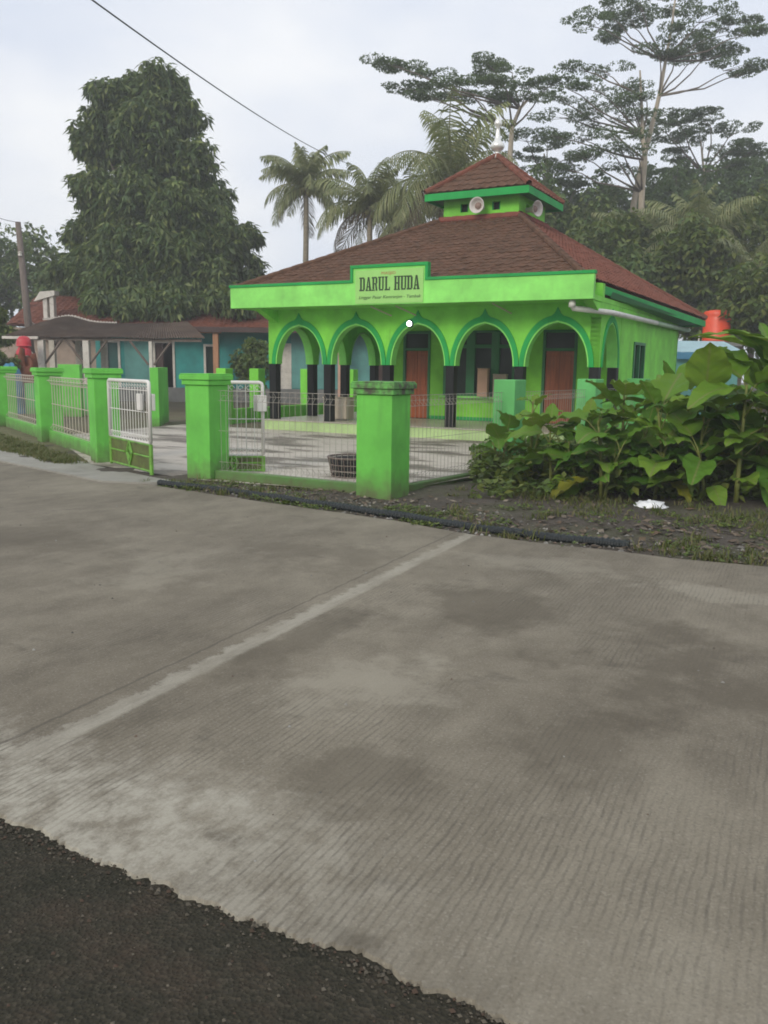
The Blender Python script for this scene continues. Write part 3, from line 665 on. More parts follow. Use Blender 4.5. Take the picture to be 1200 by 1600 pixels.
ea = Vector(e[1]).lerp(Vector(e[2]), 0.12)
eave(ea, e[2], M['trim'], 'eave_board', 0.17, 0.06, rf); eave(e[2], e[3], M['trim'], 'eave_board', 0.17, 0.06, rf); eave(e[3], Vector(e[0]).lerp(Vector(e[3]), 0.03), M['trim'], 'eave_board', 0.17, 0.06, rf)
es = MB(); es.add([(0.002, 0.6, 3.30), (0.05, 0.6, 3.42), (0.62, 9.3, 3.16), (0.002, 9.3, 3.12)], [(0, 1, 2, 3)]); es.build('eave_soffit', M['frame_green'], rf)
# clerestory tower
tw = MB(); q_ = 1.06
for (x0, x1, y0, y1) in ((CX - q_, CX + q_, CY - q_, CY - q_ + 0.12), (CX - q_, CX + q_, CY + q_ - 0.12, CY + q_), (CX - q_, CX - q_ + 0.12, CY - q_ + 0.12, CY + q_ - 0.12)):
    if y0 == CY - q_: wall_x(tw, y0, y1, x0, x1, 5.5, 6.2, [(-4.82, -4.60, 5.85, 6.06), (-3.92, -3.70, 5.85, 6.06)])
    else: tw.box(x0, x1, y0, y1, 5.5, 6.2)
x0 = CX + q_ - 0.12
tw.box(x0, x0 + 0.12, CY - q_ + 0.12, CY - 0.5, 5.6, 6.2); tw.box(x0, x0 + 0.12, CY - 0.28, CY + 0.28, 5.6, 6.2); tw.box(x0, x0 + 0.12, CY + 0.5, CY + q_ - 0.12, 5.6, 6.2)
for ya, yb in ((CY - 0.5, CY - 0.28), (CY + 0.28, CY + 0.5)): tw.box(x0, x0 + 0.12, ya, yb, 5.6, 5.85); tw.box(x0, x0 + 0.12, ya, yb, 6.06, 6.2)
to = tw.build('tower_wall', M['paint'], MQ)
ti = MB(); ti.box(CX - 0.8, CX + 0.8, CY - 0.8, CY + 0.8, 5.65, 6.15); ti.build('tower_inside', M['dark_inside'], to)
tv = MB()
for xa in (-4.82, -3.92):
    tv.box(xa, xa + 0.02, CY - q_ - 0.012, CY - q_ + 0.05, 5.85, 6.06); tv.box(xa + 0.2, xa + 0.22, CY - q_ - 0.012, CY - q_ + 0.05, 5.85, 6.06)
tv.build('vent_frame', M['trim'], to)
HT, ZTT = 1.43, 6.32
tr_ = MB(); tr_.frustum(CX, CY, HT, HT, ZTT - 0.06, 0.05, 0.05, 7.38)
tf = tr_.build('tower_roof', M['tile_side'], MQ)
e = [(CX - HT, CY - HT, ZTT), (CX + HT, CY - HT, ZTT), (CX + HT, CY + HT, ZTT), (CX - HT, CY + HT, ZTT)]
for i in range(4):
    j = (i + 1) % 4
    tiled_face(e[i], e[j], (CX, CY, 7.42), (CX, CY, 7.42), 0.235, 0.27, M['tile_side'] if i in (1, 2) else M['tile_front'], tf)
    caps(Vector(e[i]) + Vector((0, 0, 0.04)), (CX, CY, 7.46), 0.075, M['tile_side'], tf)
tb = MB(); k_ = HT + 0.02
tb.box(CX - k_, CX + k_, CY - k_, CY - k_ + 0.04, 6.13, 6.31); tb.box(CX - k_, CX + k_, CY + k_ - 0.04, CY + k_, 6.13, 6.31)
tb.box(CX - k_, CX - k_ + 0.04, CY - k_ + 0.04, CY + k_ - 0.04, 6.13, 6.31); tb.box(CX + k_ - 0.04, CX + k_, CY - k_ + 0.04, CY + k_ - 0.04, 6.13, 6.31)
tb.build('tower_fascia', M['trim'], tf)
ts = MB(); ts.box(CX - k_ + 0.041, CX + k_ - 0.041, CY - k_ + 0.041, CY + k_ - 0.041, 6.2, 6.225); ts.build('tower_soffit', M['frame_green'], tf)
fn = MB(); fn.lathe([(0.001, 7.36), (0.13, 7.38), (0.10, 7.46), (0.06, 7.50), (0.06, 7.56), (0.15, 7.60), (0.20, 7.68), (0.17, 7.76), (0.10, 7.82), (0.075, 7.92), (0.05, 8.08), (0.045, 8.16), (0.09, 8.22), (0.105, 8.28), (0.08, 8.35), (0.03, 8.40), (0.001, 8.46)], 20, Matrix.Translation((CX, CY, 0)))
fn.build('finial', M['silver'], MQ, smooth=True)

# loudspeakers on the tower
def speaker(px_, py_, pz_, yaw, label):
    t_ = thing('horn_loudspeaker', label, 'loudspeaker', (px_, py_, pz_), 'horn loudspeakers on the roof tower')
    Mx = Matrix.Translation((px_, py_, pz_)) @ Matrix.Rotation(yaw, 4, 'Z') @ Matrix.Rotation(R(90), 4, 'X')
    h_ = MB(); h_.lathe([(0.05, -0.25), (0.06, -0.15), (0.09, -0.05), (0.14, 0.06), (0.20, 0.12), (0.205, 0.135), (0.18, 0.12), (0.15, 0.05), (0.09, 0.02)], 22, Mx)
    h_.build('horn', M['horn'], t_, smooth=True)
    c_ = MB(); c_.lathe([(0.001, 0.09), (0.05, 0.085), (0.085, 0.05), (0.09, 0.0)], 16, Mx); c_.build('throat', M['horn_in'], t_, smooth=True)
    d_ = MB(); d_.lathe([(0.001, -0.4), (0.07, -0.39), (0.08, -0.32), (0.06, -0.2)], 14, Mx); d_.build('driver', M['horn'], t_, smooth=True)
speaker(-4.2, CY - q_ - 0.26, 5.93, 0, 'grey horn loudspeaker facing the road between two small vents of the tower')
speaker(CX + q_ + 0.24, 3.95, 5.88, R(70), 'pale horn loudspeaker on the right-hand face of the tower')

# lit bulb on the arcade wall
lb = thing('wall_lamp', 'small glowing round white lamp on the wall above the middle arch', 'lamp', (-4.5, -0.03, 2.78))
r_ = MB(); r_.lathe([(0.001, 0.0), (0.085, 0.0), (0.085, 0.05), (0.06, 0.06)], 18, Matrix.Translation((-4.5, 0.0, 2.78)) @ Matrix.Rotation(R(90), 4, 'X')); r_.build('lamp_holder', M['bulbring'], lb)
r_ = MB(); r_.lathe([(0.06, 0.05), (0.062, 0.075), (0.045, 0.105), (0.001, 0.115)], 18, Matrix.Translation((-4.5, 0.0, 2.78)) @ Matrix.Rotation(R(90), 4, 'X')); r_.build('bulb', M['bulb'], lb, smooth=True)

# drain pipe along the right side
dp = thing('drain_pipe', 'white plastic drain pipe running from the canopy corner along the right wall', 'pipe', (0.12, -0.7, 3.0))
p_ = MB(); p_.tube([(-0.42, -0.76, 3.17), (-0.42, -0.76, 3.06), (-0.40, -0.73, 3.0), (0.06, -0.12, 2.96), (0.14, 0.3, 2.96), (0.16, 4.9, 2.98)], 0.06, 10); p_.build('pipe', M['pvc'], dp, smooth=True)
p_ = MB(); p_.tube([(0.14, 4.9, 2.98), (0.2, 9.6, 3.0)], 0.062, 10); p_.build('gutter', M['gutter'], dp, smooth=True)
p_ = MB(); p_.tube([(-0.42, -0.76, 3.13), (-0.42, -0.76, 3.02)], 0.072, 10); p_.build('elbow', M['pvc'], dp, smooth=True)

# name sign
SG = thing('name_sign', 'pale green printed name board on the raised centre of the canopy front', 'sign', (-4.68, -0.93, 3.2))
sb = MB(); sb.box(-5.46, -3.73, -0.934, -0.921, 3.19, 3.93); sb.build('board', M['banner'], SG)
def letters(text, x0, x1, z0, z1, y):
    mb = MB(); gap = 0.22; n = sum(1 for ch in text if ch != ' '); units = len(text) * 1.0 - 0.5 * text.count(' ')
    adv = (x1 - x0) / units; w = adv * 0.82; hgt = z1 - z0; x = x0; th = w * 0.35; hb = hgt * 0.11; sf = w * 0.10
    def rect(a, b2, c_, d_): mb.box(x + a, x + b2, y - 0.004, y, z0 + c_, z0 + d_)
    def slant(a0, a1, b0, b1, c_, d_):
        mb.add([(x + a0, y - 0.004, z0 + c_), (x + a1, y - 0.004, z0 + c_), (x + b1, y - 0.004, z0 + d_), (x + b0, y - 0.004, z0 + d_),
                (x + a0, y, z0 + c_), (x + a1, y, z0 + c_), (x + b1, y, z0 + d_), (x + b0, y, z0 + d_)],
               [(0, 1, 2, 3), (7, 6, 5, 4), (0, 4, 5, 1), (1, 5, 6, 2), (2, 6, 7, 3), (3, 7, 4, 0)])
    H_ = hgt
    for ch in text:
        if ch == ' ': x += adv * 0.5; continue
        if ch in 'DRHU': rect(0.04 * w, 0.04 * w + th, hb if ch != 'H' else 0, H_ - (hb if ch == 'D' or ch == 'R' else 0))
        if ch == 'D':
            rect(-sf, w * 0.84, 0, hb); rect(-sf, w * 0.84, H_ - hb, H_); rect(w - th, w, hb * 0.8, H_ - hb * 0.8)
        elif ch == 'R':
            rect(-sf, w * 0.86, H_ - hb, H_); rect(w - th, w, H_ * 0.55, H_ - hb * 0.8); rect(th, w * 0.9, H_ * 0.46, H_ * 0.55)
            slant(w * 0.7, w * 1.04, w * 0.55, w * 0.86, 0, H_ * 0.46); rect(-sf, th + sf * 1.6, 0, hb * 0.8)
        elif ch == 'H':
            rect(w - th, w, 0, H_); rect(th, w - th, H_ * 0.45, H_ * 0.55)
            for a in (0.04 * w, w - th):
                rect(a - sf, a + th + sf, 0, hb * 0.7); rect(a - sf, a + th + sf, H_ - hb * 0.7, H_)
        elif ch == 'U':
            rect(w - th * 0.8, w, hb, H_); rect(0.12 * w, w * 0.9, 0, hb)
            rect(-sf, th + sf * 1.5, H_ - hb * 0.7, H_); rect(w - th - sf, w + sf, H_ - hb * 0.7, H_)
        elif ch == 'L':
            rect(0.1 * w, 0.1 * w + th, 0, H_); rect(-sf * 0.3, w, 0, hb); rect(w - th * 0.5, w, hb, H_ * 0.25); rect(0, th + sf * 2, H_ - hb * 0.7, H_)
        elif ch == 'A':
            slant(0.0, th * 0.8, w * 0.34, w * 0.5, 0, H_); slant(w - th * 1.05, w * 1.05, w * 0.42, w * 0.66, 0, H_); rect(w * 0.25, w * 0.75, H_ * 0.26, H_ * 0.35)
            rect(-sf, th + sf, 0, hb * 0.7); rect(w - th - sf, w + sf, 0, hb * 0.7)
        x += adv
    return mb
letters('DARUL HUDA', -5.34, -3.80, 3.47, 3.775, -0.9345).build('name_lettering', M['ink'], SG)
def text_mesh(body, size, xc, zc, y, mat, parent, name, width=None, shear=0.0):
    cu = bpy.data.curves.new(name, 'FONT'); cu.body = body; cu.size = size; cu.align_x = 'CENTER'; cu.align_y = 'CENTER'; cu.extrude = 0.002; cu.shear = shear; cu.resolution_u = 3
    tmp = bpy.data.objects.new(name, cu); COL.objects.link(tmp)
    dg = bpy.context.evaluated_depsgraph_get(); me = bpy.data.meshes.new_from_object(tmp.evaluated_get(dg))
    bpy.data.objects.remove(tmp); me.materials.clear(); me.materials.append(mat)
    xs_ = [v_.co.x for v_ in me.vertices]; k = (width / (max(xs_) - min(xs_))) if width else 1
    o = bpy.data.objects.new(name, me); COL.objects.link(o); o.parent = parent; og = ORG[parent][0]
    o.location = (xc - og[0], y - og[1], zc - og[2]); o.rotation_euler = (R(90), 0, 0); o.scale = (k, 1, 1); return o
text_mesh('MASJID', 0.085, -4.60, 3.845, -0.9365, M['ink_red'], SG, 'top_lettering', 0.36)
text_mesh('Linggar Pasar Kemranjen - Tambak', 0.095, -4.58, 3.325, -0.9365, M['ink'], SG, 'address_lettering', 1.58, 0.25)

# small things on the porch
cb = thing('low_cabinet', 'plain cream low cabinet standing behind the second front column', 'cabinet', (-6.9, 0.75, ZF))
c_ = MB(); c_.box(-7.32, -6.62, 0.62, 1.0, ZF + 0.03, 0.96); c_.build('carcass', M['cream'], cb, bevel=0.008)
c_ = MB(); c_.box(-7.34, -6.60, 0.60, 1.02, 0.961, 0.985); c_.build('cabinet_top', M['cream'], cb, bevel=0.004)
for x0, x1 in ((-7.31, -6.975), (-6.965, -6.63)):
    c_ = MB(); c_.box(x0, x1, 0.605, 0.619, ZF + 0.06, 0.94); c_.build('cabinet_door', M['cream'], cb, bevel=0.004)
bx = MB(); bx.box(-3.80, -3.52, 2.50, 2.66, 1.042, 1.74); bx.box(-3.81, -3.51, 2.49, 2.67, 1.74, 1.77)
solo(bx, 'tall_box', M['peach'], 'tall peach coloured box on the window ledge beside the mullion', 'box', (-3.66, 2.58, 1.042), bevel=0.02)
bx = MB(); bx.box(-3.38, -3.02, 2.52, 2.66, 1.042, 1.60); bx.box(-3.39, -3.01, 2.51, 2.67, 1.60, 1.63)
solo(bx, 'carton', M['pinkwall'], 'shorter brown carton on the window ledge to the right of the peach box', 'box', (-3.2, 2.58, 1.042), bevel=0.015)

# ================================================================ FENCE AND GATE
def rotz_at(x, y, a): return Matrix.Translation((x, y, 0)) @ Matrix.Rotation(a, 4, 'Z')
def pillar(parent, x, y, w, h, ang=0.0, cap=True, mat='pillar', z0=-0.05, capmat=None):
    Mx = rotz_at(x, y, ang); pb = MB(); a = w / 2
    pb.box(-a, a, -a, a, z0, h - (0.17 if cap else 0), Mx)
    p = pb.build('pillar', M[mat], parent, bevel=0.012)
    if cap:
        c_ = MB(); c_.box(-a - 0.035, a + 0.035, -a - 0.035, a + 0.035, h - 0.17, h - 0.095, Mx); c_.box(-a - 0.062, a + 0.062, -a - 0.062, a + 0.062, h - 0.094, h - 0.02, Mx)
        c_.box(-a - 0.05, a + 0.05, -a - 0.05, a + 0.05, h - 0.02, h, Mx)
        c_.build('pillar_cap', M[capmat or mat], p, bevel=0.012)
    return p
M['capmoss'] = plain('mossy_green_paint', (0.13, 0.42, 0.085), 0.8, 0.2, 2.5, 0.3, dirt=(0.075, 0.075, 0.05), dirt_amt=(0.42, 0.6))
WIRE = {}
def wire_mesh(h, r, mt):
    key = (round(h, 2), r)
    if key not in WIRE:
        mb = MB(); d = 0.07
        mb.tube([(0, 0.002, h - 0.15), (0, d, h - 0.075), (0, 0.002, h), (0, 0, h - 0.15), (0, 0, 0.13), (0, d, 0.065), (0, 0.002, 0.0), (0, 0.002, 0.13)], r, 5)
        WIRE[key] = mb.mesh('wire', M[mt])
    return WIRE[key]
def panel(parent, A, B, z0, z1, sp=0.1, r=0.0030, mt='wire'):
    A, B = Vector(A), Vector(B); L = (B - A).length; ang = math.atan2(B.y - A.y, B.x - A.x); n = int(L / sp); h = z1 - z0
    me = wire_mesh(h, r, mt)
    rl = MB(); Mx = Matrix.Translation((A.x, A.y, z0)) @ Matrix.Rotation(ang, 4, 'Z')
    for zz, dd, rr in ((0.0, 0, r), (0.13, 0, r), (h * 0.5, 0, r), (h - 0.15, 0, r * 1.1), (h, 0, r * 1.3), (h - 0.075, 0.07, r)):
        rl.tube([Mx @ Vector((0, dd, zz)), Mx @ Vector((L, dd, zz))], rr, 5)
    p = rl.build('fence_panel', M[mt], parent)
    for i in range(n):
        s = (i + 0.5) / n * L; q = Mx @ Vector((s, 0, 0)); inst(me, 'wire', p, q, ang)
    return p
def plinth(parent, A, B, w, z1, mat='pillar', z0=-0.08):
    A, B = Vector(A), Vector(B); L = (B - A).length; ang = math.atan2(B.y - A.y, B.x - A.x)
    mb = MB(); mb.box(0, L, -w / 2, w / 2, z0, z1, rotz_at(A.x, A.y, ang)); return mb.build('base_wall', M[mat], parent, bevel=0.012)

GR, CP = (-3.93, -8.00), (-0.78, -8.10)
GL, P2, P3 = (-6.88, -7.28), (-10.95, -5.05), (-15.75, -2.45)
ff_ = thing('front_fence', 'green masonry fence with wire mesh between the gate pillar and the corner pillar', 'fence', (GR[0], GR[1], 0), 'green fence runs round the court')
pillar(ff_, *GR, 0.46, 1.63); pillar(ff_, *CP, 0.54, 1.57, mat='pillar', capmat='capmoss')
plinth(ff_, (GR[0] + 0.235, GR[1] - 0.05), (CP[0] - 0.275, CP[1] - 0.05), 0.16, 0.17, 'base_dirty')
panel(ff_, (GR[0] + 0.26, GR[1] - 0.05), (CP[0] - 0.29, CP[1] - 0.05), 0.17, 1.38)
# little dark stained footing seen round the corner pillar
a2 = math.atan2(P2[1] - GL[1], P2[0] - GL[0]); a3 = math.atan2(P3[1] - P2[1], P3[0] - P2[0])
lf = thing('left_fence', 'long green masonry fence with wire mesh receding to the left of the gate', 'fence', (GL[0], GL[1], 0), 'green fence runs round the court')
P4 = (P3[0] - 4.8, P3[1] + 2.6)
pillar(lf, *GL, 0.44, 1.68, a2 + math.pi / 2); pillar(lf, *P2, 0.48, 1.66, a2 + math.pi / 2); pillar(lf, *P3, 0.48, 1.66, a3 + math.pi / 2); pillar(lf, *P4, 0.48, 1.66, a3)
for A, B in ((GL, P2), (P2, P3), (P3, P4)):
    A, B = Vector(A), Vector(B); d = (B - A).normalized(); A2, B2 = A + d * 0.25, B - d * 0.25
    plinth(lf, A2, B2, 0.16, 0.30); panel(lf, A2 + d * 0.02, B2 - d * 0.02, 0.30, 1.46, 0.25, 0.0085, 'beige')
rfn = thing('right_fence', 'dull green fence half hidden by leafy plants, running back from the corner pillar', 'fence', (-0.4, -5, 0), 'green fence runs round the court')
Q1, Q2, Q3 = (-0.30, -4.55), (0.12, -1.05), (0.48, 1.7)
ar = math.atan2(Q1[1] - CP[1], Q1[0] - CP[0]) - math.pi / 2
for q in (Q1, Q2, Q3): pillar(rfn, *q, 0.40, 1.58, ar, False, 'pillar_dull')
for A, B, k0 in ((CP, Q1, 0.28), (Q1, Q2, 0.21), (Q2, Q3, 0.21)):
    A, B = Vector(A), Vector(B); d = (B - A).normalized(); A2, B2 = A + d * k0, B - d * 0.21
    plinth(rfn, A2, B2, 0.14, 0.12, 'base_dirty'); panel(rfn, A2 + d * 0.02, B2 - d * 0.02, 0.13, 1.37)

def gate(name, label, H0, F0, z0, z1, npart, lockz, kick=0.47):
    g = thing(name, label, 'gate', (H0[0], H0[1], z0), 'white and green steel gate leaves')
    A, B = Vector(H0), Vector(F0); L = (B - A).length; ang = math.atan2(B.y - A.y, B.x - A.x); T = lambda s, d, z: rotz_at(A.x, A.y, ang) @ Vector((s, d, z))
    zb = z0 + kick; kc = kick * 0.53; kr = kick * 0.43
    f = MB(); f.tube([T(0, 0, zb), T(0, 0, z1 - 0.05), T(0.015, 0, z1 - 0.015), T(0.05, 0, z1), T(L - 0.05, 0, z1), T(L - 0.015, 0, z1 - 0.015), T(L, 0, z1 - 0.05), T(L, 0, zb)], 0.030, 8)
    f.tube([T(0, 0, zb), T(L, 0, zb)], 0.018, 8); f.build('frame', M['white_metal'], g, smooth=True)
    lo = MB(); lo.tube([T(0, 0, zb - 0.02), T(0, 0, z0), T(0.001, 0, z0 - 0.0)], 0.031, 8); lo.tube([T(L, 0, zb - 0.02), T(L, 0, z0 - 0.03)], 0.031, 8)
    lo.tube([T(0, 0, zb - 0.03), T(L, 0, zb - 0.03)], 0.017, 8); lo.tube([T(0, 0, z0 + 0.02), T(L, 0, z0 + 0.02)], 0.017, 8)
    lo.tube([T(0.02, -0.012, z0 + kc), T(L * 0.38, -0.012, z0 + kc)], 0.015, 6); lo.tube([T(L * 0.62, -0.012, z0 + kc), T(L - 0.02, -0.012, z0 + kc)], 0.015, 6)
    for k, r in ((kr, 0.017), (kr * 0.5, 0.012)):
        c_ = [T(L / 2 - k * 0.62 * min(1, L), -0.014, z0 + kc), T(L / 2, -0.014, z0 + kc + k), T(L / 2 + k * 0.62 * min(1, L), -0.014, z0 + kc), T(L / 2, -0.014, z0 + kc - k), T(L / 2 - k * 0.62 * min(1, L), -0.014, z0 + kc)]
        for p, q in zip(c_, c_[1:]): lo.tube([p, q], r, 6)
    lo.build('lower_frame', M['lattice'], g)
    sh = MB(); sh.box(0.03, L - 0.03, 0.0, 0.004, z0 + 0.02, zb - 0.03, rotz_at(A.x, A.y, ang)); sh.build('kick_sheet', M['kick'], g)
    bm = MB(); bm.tube([(0, 0, zb + 0.01), (0, 0, z1 - 0.02)], 0.0055, 6); me = bm.mesh('bar', M['white_metal'])
    n = int(L / 0.12)
    for i in range(1, n): inst(me, 'bar', g, (*T(i / n * L, 0, 0).xy, 0.0), 0).location.z = -z0
    for zz in (zb + 0.10, z1 - 0.14, (zb + z1) / 2):
        c_ = MB(); c_.tube([T(0.03, 0, zz), T(L - 0.03, 0, zz)], 0.008, 6)
        if zz != (zb + z1) / 2:
            for i in range(n):
                s0 = i / n * L; cc = []
                for k in range(9):
                    t_ = k / 8 * math.pi * 1.75; rr = 0.045 * (1 - k / 14)
                    cc.append(T(s0 + 0.05 + rr * math.cos(t_), -0.008, zz + (0.05 if zz > z0 + 1 else -0.05) + rr * math.sin(t_)))
                c_.tube(cc, 0.005, 5)
        c_.build('scroll_rail', M['white_metal'], g)
    for d0, d1, s0 in lockz:
        b_ = MB(); b_.box(s0, s0 + 0.15, d0, d1, z0 + 0.98, z0 + 1.24, rotz_at(A.x, A.y, ang)); b_.build('lock_box', M['white_metal'], g, bevel=0.01)
    return g
gate('gate_leaf', 'wide white barred gate leaf with green diamond foot, swung out towards the road', (-6.52, -7.50), (-4.86, -8.26), 0.06, 1.49, 12, ((-0.09, -0.035, 1.50), (0.035, 0.09, 1.80 - 0.10)))
gate('gate_leaf', 'narrow white barred gate leaf swung inwards behind the right gate pillar', (-4.35, -7.60), (-3.60, -7.02), 0.05, 1.49, 8, ((-0.09, -0.035, 0.86), (0.035, 0.09, 0.80)), 0.27)

# yard fence left of the mosque
yf = thing('yard_fence', 'low green fence of short plain pillars beside the mosque veranda', 'fence', (-11.1, 1, 0.1), 'green fence runs round the court')
prevp = None
for (x, y) in ((-11.0, 1.15), (-11.05, 2.75), (-11.1, 5.55), (-11.15, 8.5)):
    pillar(yf, x, y, 0.34, 1.68, 0, False, 'paint', 0.05)
    if prevp: plinth(yf, (prevp[0], prevp[1] + 0.175), (x, y - 0.175), 0.14, 0.52, 'paint', 0.05)
    prevp = (x, y)
plinth(yf, (-8.8, 9.2), (-11.0, 9.2), 0.14, 0.52, 'paint', 0.05)
yw = MB(); A = S(-11.5, -1.15); Bv = S(-13.1, 0.95); d = (Bv - A).xy; an = math.atan2(d.y, d.x)
yw.box(0, d.length, -0.11, 0.11, 0, 1.62, Matrix.Rotation(an, 4, 'Z')); 
yo = solo(yw, 'yard_wall', M['pillar'], 'tall narrow green wall running back behind the open gate', 'wall', (0, 0, 0), site=False, bevel=0.012); yo.location = (A.x, A.y, 0.06)
sw_ = MB(); sw_.box(-0.5, 0.5, -0.12, 0.12, 0, 1.9)
so = solo(sw_, 'yard_pier', M['pillar'], 'broad green pier standing under the carport behind the left fence', 'pier', (0, 0, 0), site=False, bevel=0.012)
q = at(110, 590, 27.0); so.location = (q.x, q.y, 0.1); so.scale = (0.68, 1, 0.86)
lw = MB(); lw.box(0, at(300, 600, 29).x - at(60, 600, 29).x, -0.08, 0.08, 0, 1.05)
lo_ = solo(lw, 'yard_low_wall', M['pillar_dull'], 'low green wall in front of the carport behind the left fence', 'wall', (0, 0, 0), site=False, bevel=0.01); q = at(40, 600, 28.5); lo_.location = (q.x, q.y, 0.05); lo_.scale = (0.48, 1, 1)

# ================================================================ VERGE DETAILS
cp = MB(); path = [(-4.14, -8.87), (-3.17, -8.92), (-2.27, -9.04), (-1.32, -9.2), (-0.3, -9.36), (0.49, -9.52), (1.2, -9.70), (2.03, -9.77), (2.95, -9.74)]
fine_p = []; 
for (a, b_), (c_, d_) in zip(path, path[1:]):
    n = max(2, int(math.hypot(c_ - a, d_ - b_) / 0.014))
    for i in range(n): f = i / n; x, y = a + (c_ - a) * f, b_ + (d_ - b_) * f; fine_p.append((x, y, 0.028 + 0.012 * noise.noise(Vector((x * 2, 0, 0)))))
rs = [0.050 if (i // 2) % 2 else 0.041 for i in range(len(fine_p))]
cp.tube(fine_p, rs, 10)
solo(cp, 'corrugated_pipe', M['black_pipe'], 'black corrugated drain hose lying along the edge of the concrete road', 'pipe', (0, -9.4, 0))
bg_ = MB(); rr = random.Random(5); nU, nV = 18, 10
for i in range(nU):
    for j in range(nV + 1):
        a = 2 * math.pi * i / nU; p = math.pi / 2 * j / nV
        k = 1 + 0.28 * noise.noise(Vector((math.cos(a) * 2, math.sin(a) * 2, p * 3)))
        bg_.v.append((0.24 * math.cos(a) * math.cos(p) * k, 0.13 * math.sin(a) * math.cos(p) * k, 0.10 * math.sin(p) * k + 0.03 * noise.noise(Vector((math.cos(a) * 5, math.sin(a) * 5, p * 6)))))
for i in range(nU):
    for j in range(nV):
        a = i * (nV + 1) + j; b2 = ((i + 1) % nU) * (nV + 1) + j; bg_.f.append((a, b2, b2 + 1, a + 1)); bg_.m.append(0)
bo = solo(bg_, 'plastic_bag', M['bag'], 'crumpled white plastic bag lying on the soil before the plants', 'bag', (0, 0, 0), site=False, smooth=True)
q = S(2.62, -7.15); bo.scale = (0.85, 0.85, 0.8); bo.location = (q.x, q.y, 0.03); bo.rotation_euler = (0, 0, R(-25))
# dark open basket inside the court
wl = thing('round_basket', 'dark round open basket standing on the paved court behind the front fence', 'basket', (-2.05, -6.7, 0.05))
bx_, by_ = -2.05, -6.75
for i, zz in enumerate((0.07, 0.16, 0.25, 0.36)):
    rr0 = 0.33 + 0.07 * zz / 0.36; w_ = MB(); w_.tube([(bx_ + rr0 * math.cos(k / 28 * 6.2832), by_ + rr0 * math.sin(k / 28 * 6.2832), zz) for k in range(29)], 0.018 if i == 3 else 0.011, 6, False); w_.build('hoop', M['grey_wood'], wl, smooth=True)
w_ = MB(); w_.lathe([(0.001, 0.07), (0.31, 0.07), (0.375, 0.34)], 28, Matrix.Translation((bx_, by_, 0))); w_.build('liner', M['cable'], wl, smooth=True)
for k in range(22):
    a = k / 22 * 6.2832; w_ = MB(); w_.tube([(bx_ + 0.335 * math.cos(a), by_ + 0.335 * math.sin(a), 0.05), (bx_ + 0.40 * math.cos(a), by_ + 0.40 * math.sin(a), 0.36)], 0.008, 5); w_.build('stake', M['grey_wood'], wl)

def in_court(x, y): return y > -8.15 and x < -0.6 + max(0, (y + 8.1)) * 0.17 and x > -11
def scatter_ok(x, y): return y > lerp_tab(EDGE, x) + 0.05
rr = random.Random(11)
lt = MB()
for _ in range(1700):
    x = rr.uniform(-3.8, 6.5); y = lerp_tab(EDGE, x) + 0.08 + abs(rr.gauss(0, 1)) * 1.3
    if in_court(x, y) or not scatter_ok(x, y): continue
    z = verge_h(x, y) + 0.012; L = rr.uniform(0.015, 0.06) * (1.3 if x > 2.5 else 1); a = rr.uniform(0, 6.28); w = L * rr.uniform(0.35, 0.6); tl = rr.uniform(-0.3, 0.5)
    Mx = Matrix.Translation((x, y, z)) @ Matrix.Rotation(a, 4, 'Z') @ Matrix.Rotation(tl, 4, 'X')
    lt.add([Mx @ Vector(p) for p in ((-L, 0, 0), (0, -w, 0.012), (L, 0, 0.02), (0, w, 0.006))], [(0, 1, 2, 3)])
setting(lt, 'leaf_litter', M['litter'], stuff=True)
def stones(n, fx, name, mat, r0, r1):
    mb = MB()
    for _ in range(n):
        x, y, z = fx(); r = r0 * (r1 / r0) ** rr.random()
        vs = []
        for p in ((1, 0, 0), (-1, 0, 0), (0, 1, 0), (0, -1, 0), (0, 0, 0.8), (0, 0, -0.6)):
            k = r * rr.uniform(0.65, 1.25); vs.append((x + p[0] * k, y + p[1] * k, z + p[2] * k))
        mb.add(vs, [(0, 2, 4), (2, 1, 4), (1, 3, 4), (3, 0, 4), (2, 0, 5), (1, 2, 5), (3, 1, 5), (0, 3, 5)])
    setting(mb, name, mat, stuff=True)
def fx1():
    while 1:
        x = rr.uniform(-4, 6); y = lerp_tab(EDGE, x) + abs(rr.gauss(0, 0.55))
        if not in_court(x, y): return x, y, verge_h(x, y) + 0.006
stones(1400, fx1, 'verge_gravel', M['stone'], 0.006, 0.03)
def fx2(): return rr.uniform(0.8, 4.6), -16.3 - abs(rr.gauss(0, 0.55)), -0.011
M['stone2'] = leafmat('asphalt_stone', [(0.06, 0.054, 0.042), (0.09, 0.08, 0.062), (0.145, 0.128, 0.10), (0.045, 0.040, 0.032), (0.085, 0.06, 0.045)], 0.95, 0.0, 0.1)
stones(1200, fx2, 'asphalt_gravel', M['stone2'], 0.002, 0.009)
def fx4():
    x = rr.uniform(0.8, 4.8); return x, -16.29 - abs(rr.gauss(0, 0.035)) + 0.02, -0.008
stones(900, fx4, 'edge_crumbs', M['stone2'], 0.002, 0.011)
def fx3():
    x = rr.uniform(-8, 6); return x, rr.uniform(-16.1, lerp_tab(EDGE, x) - 0.1), 0.001
stones(260, fx3, 'road_grit', M['stone'], 0.003, 0.012)

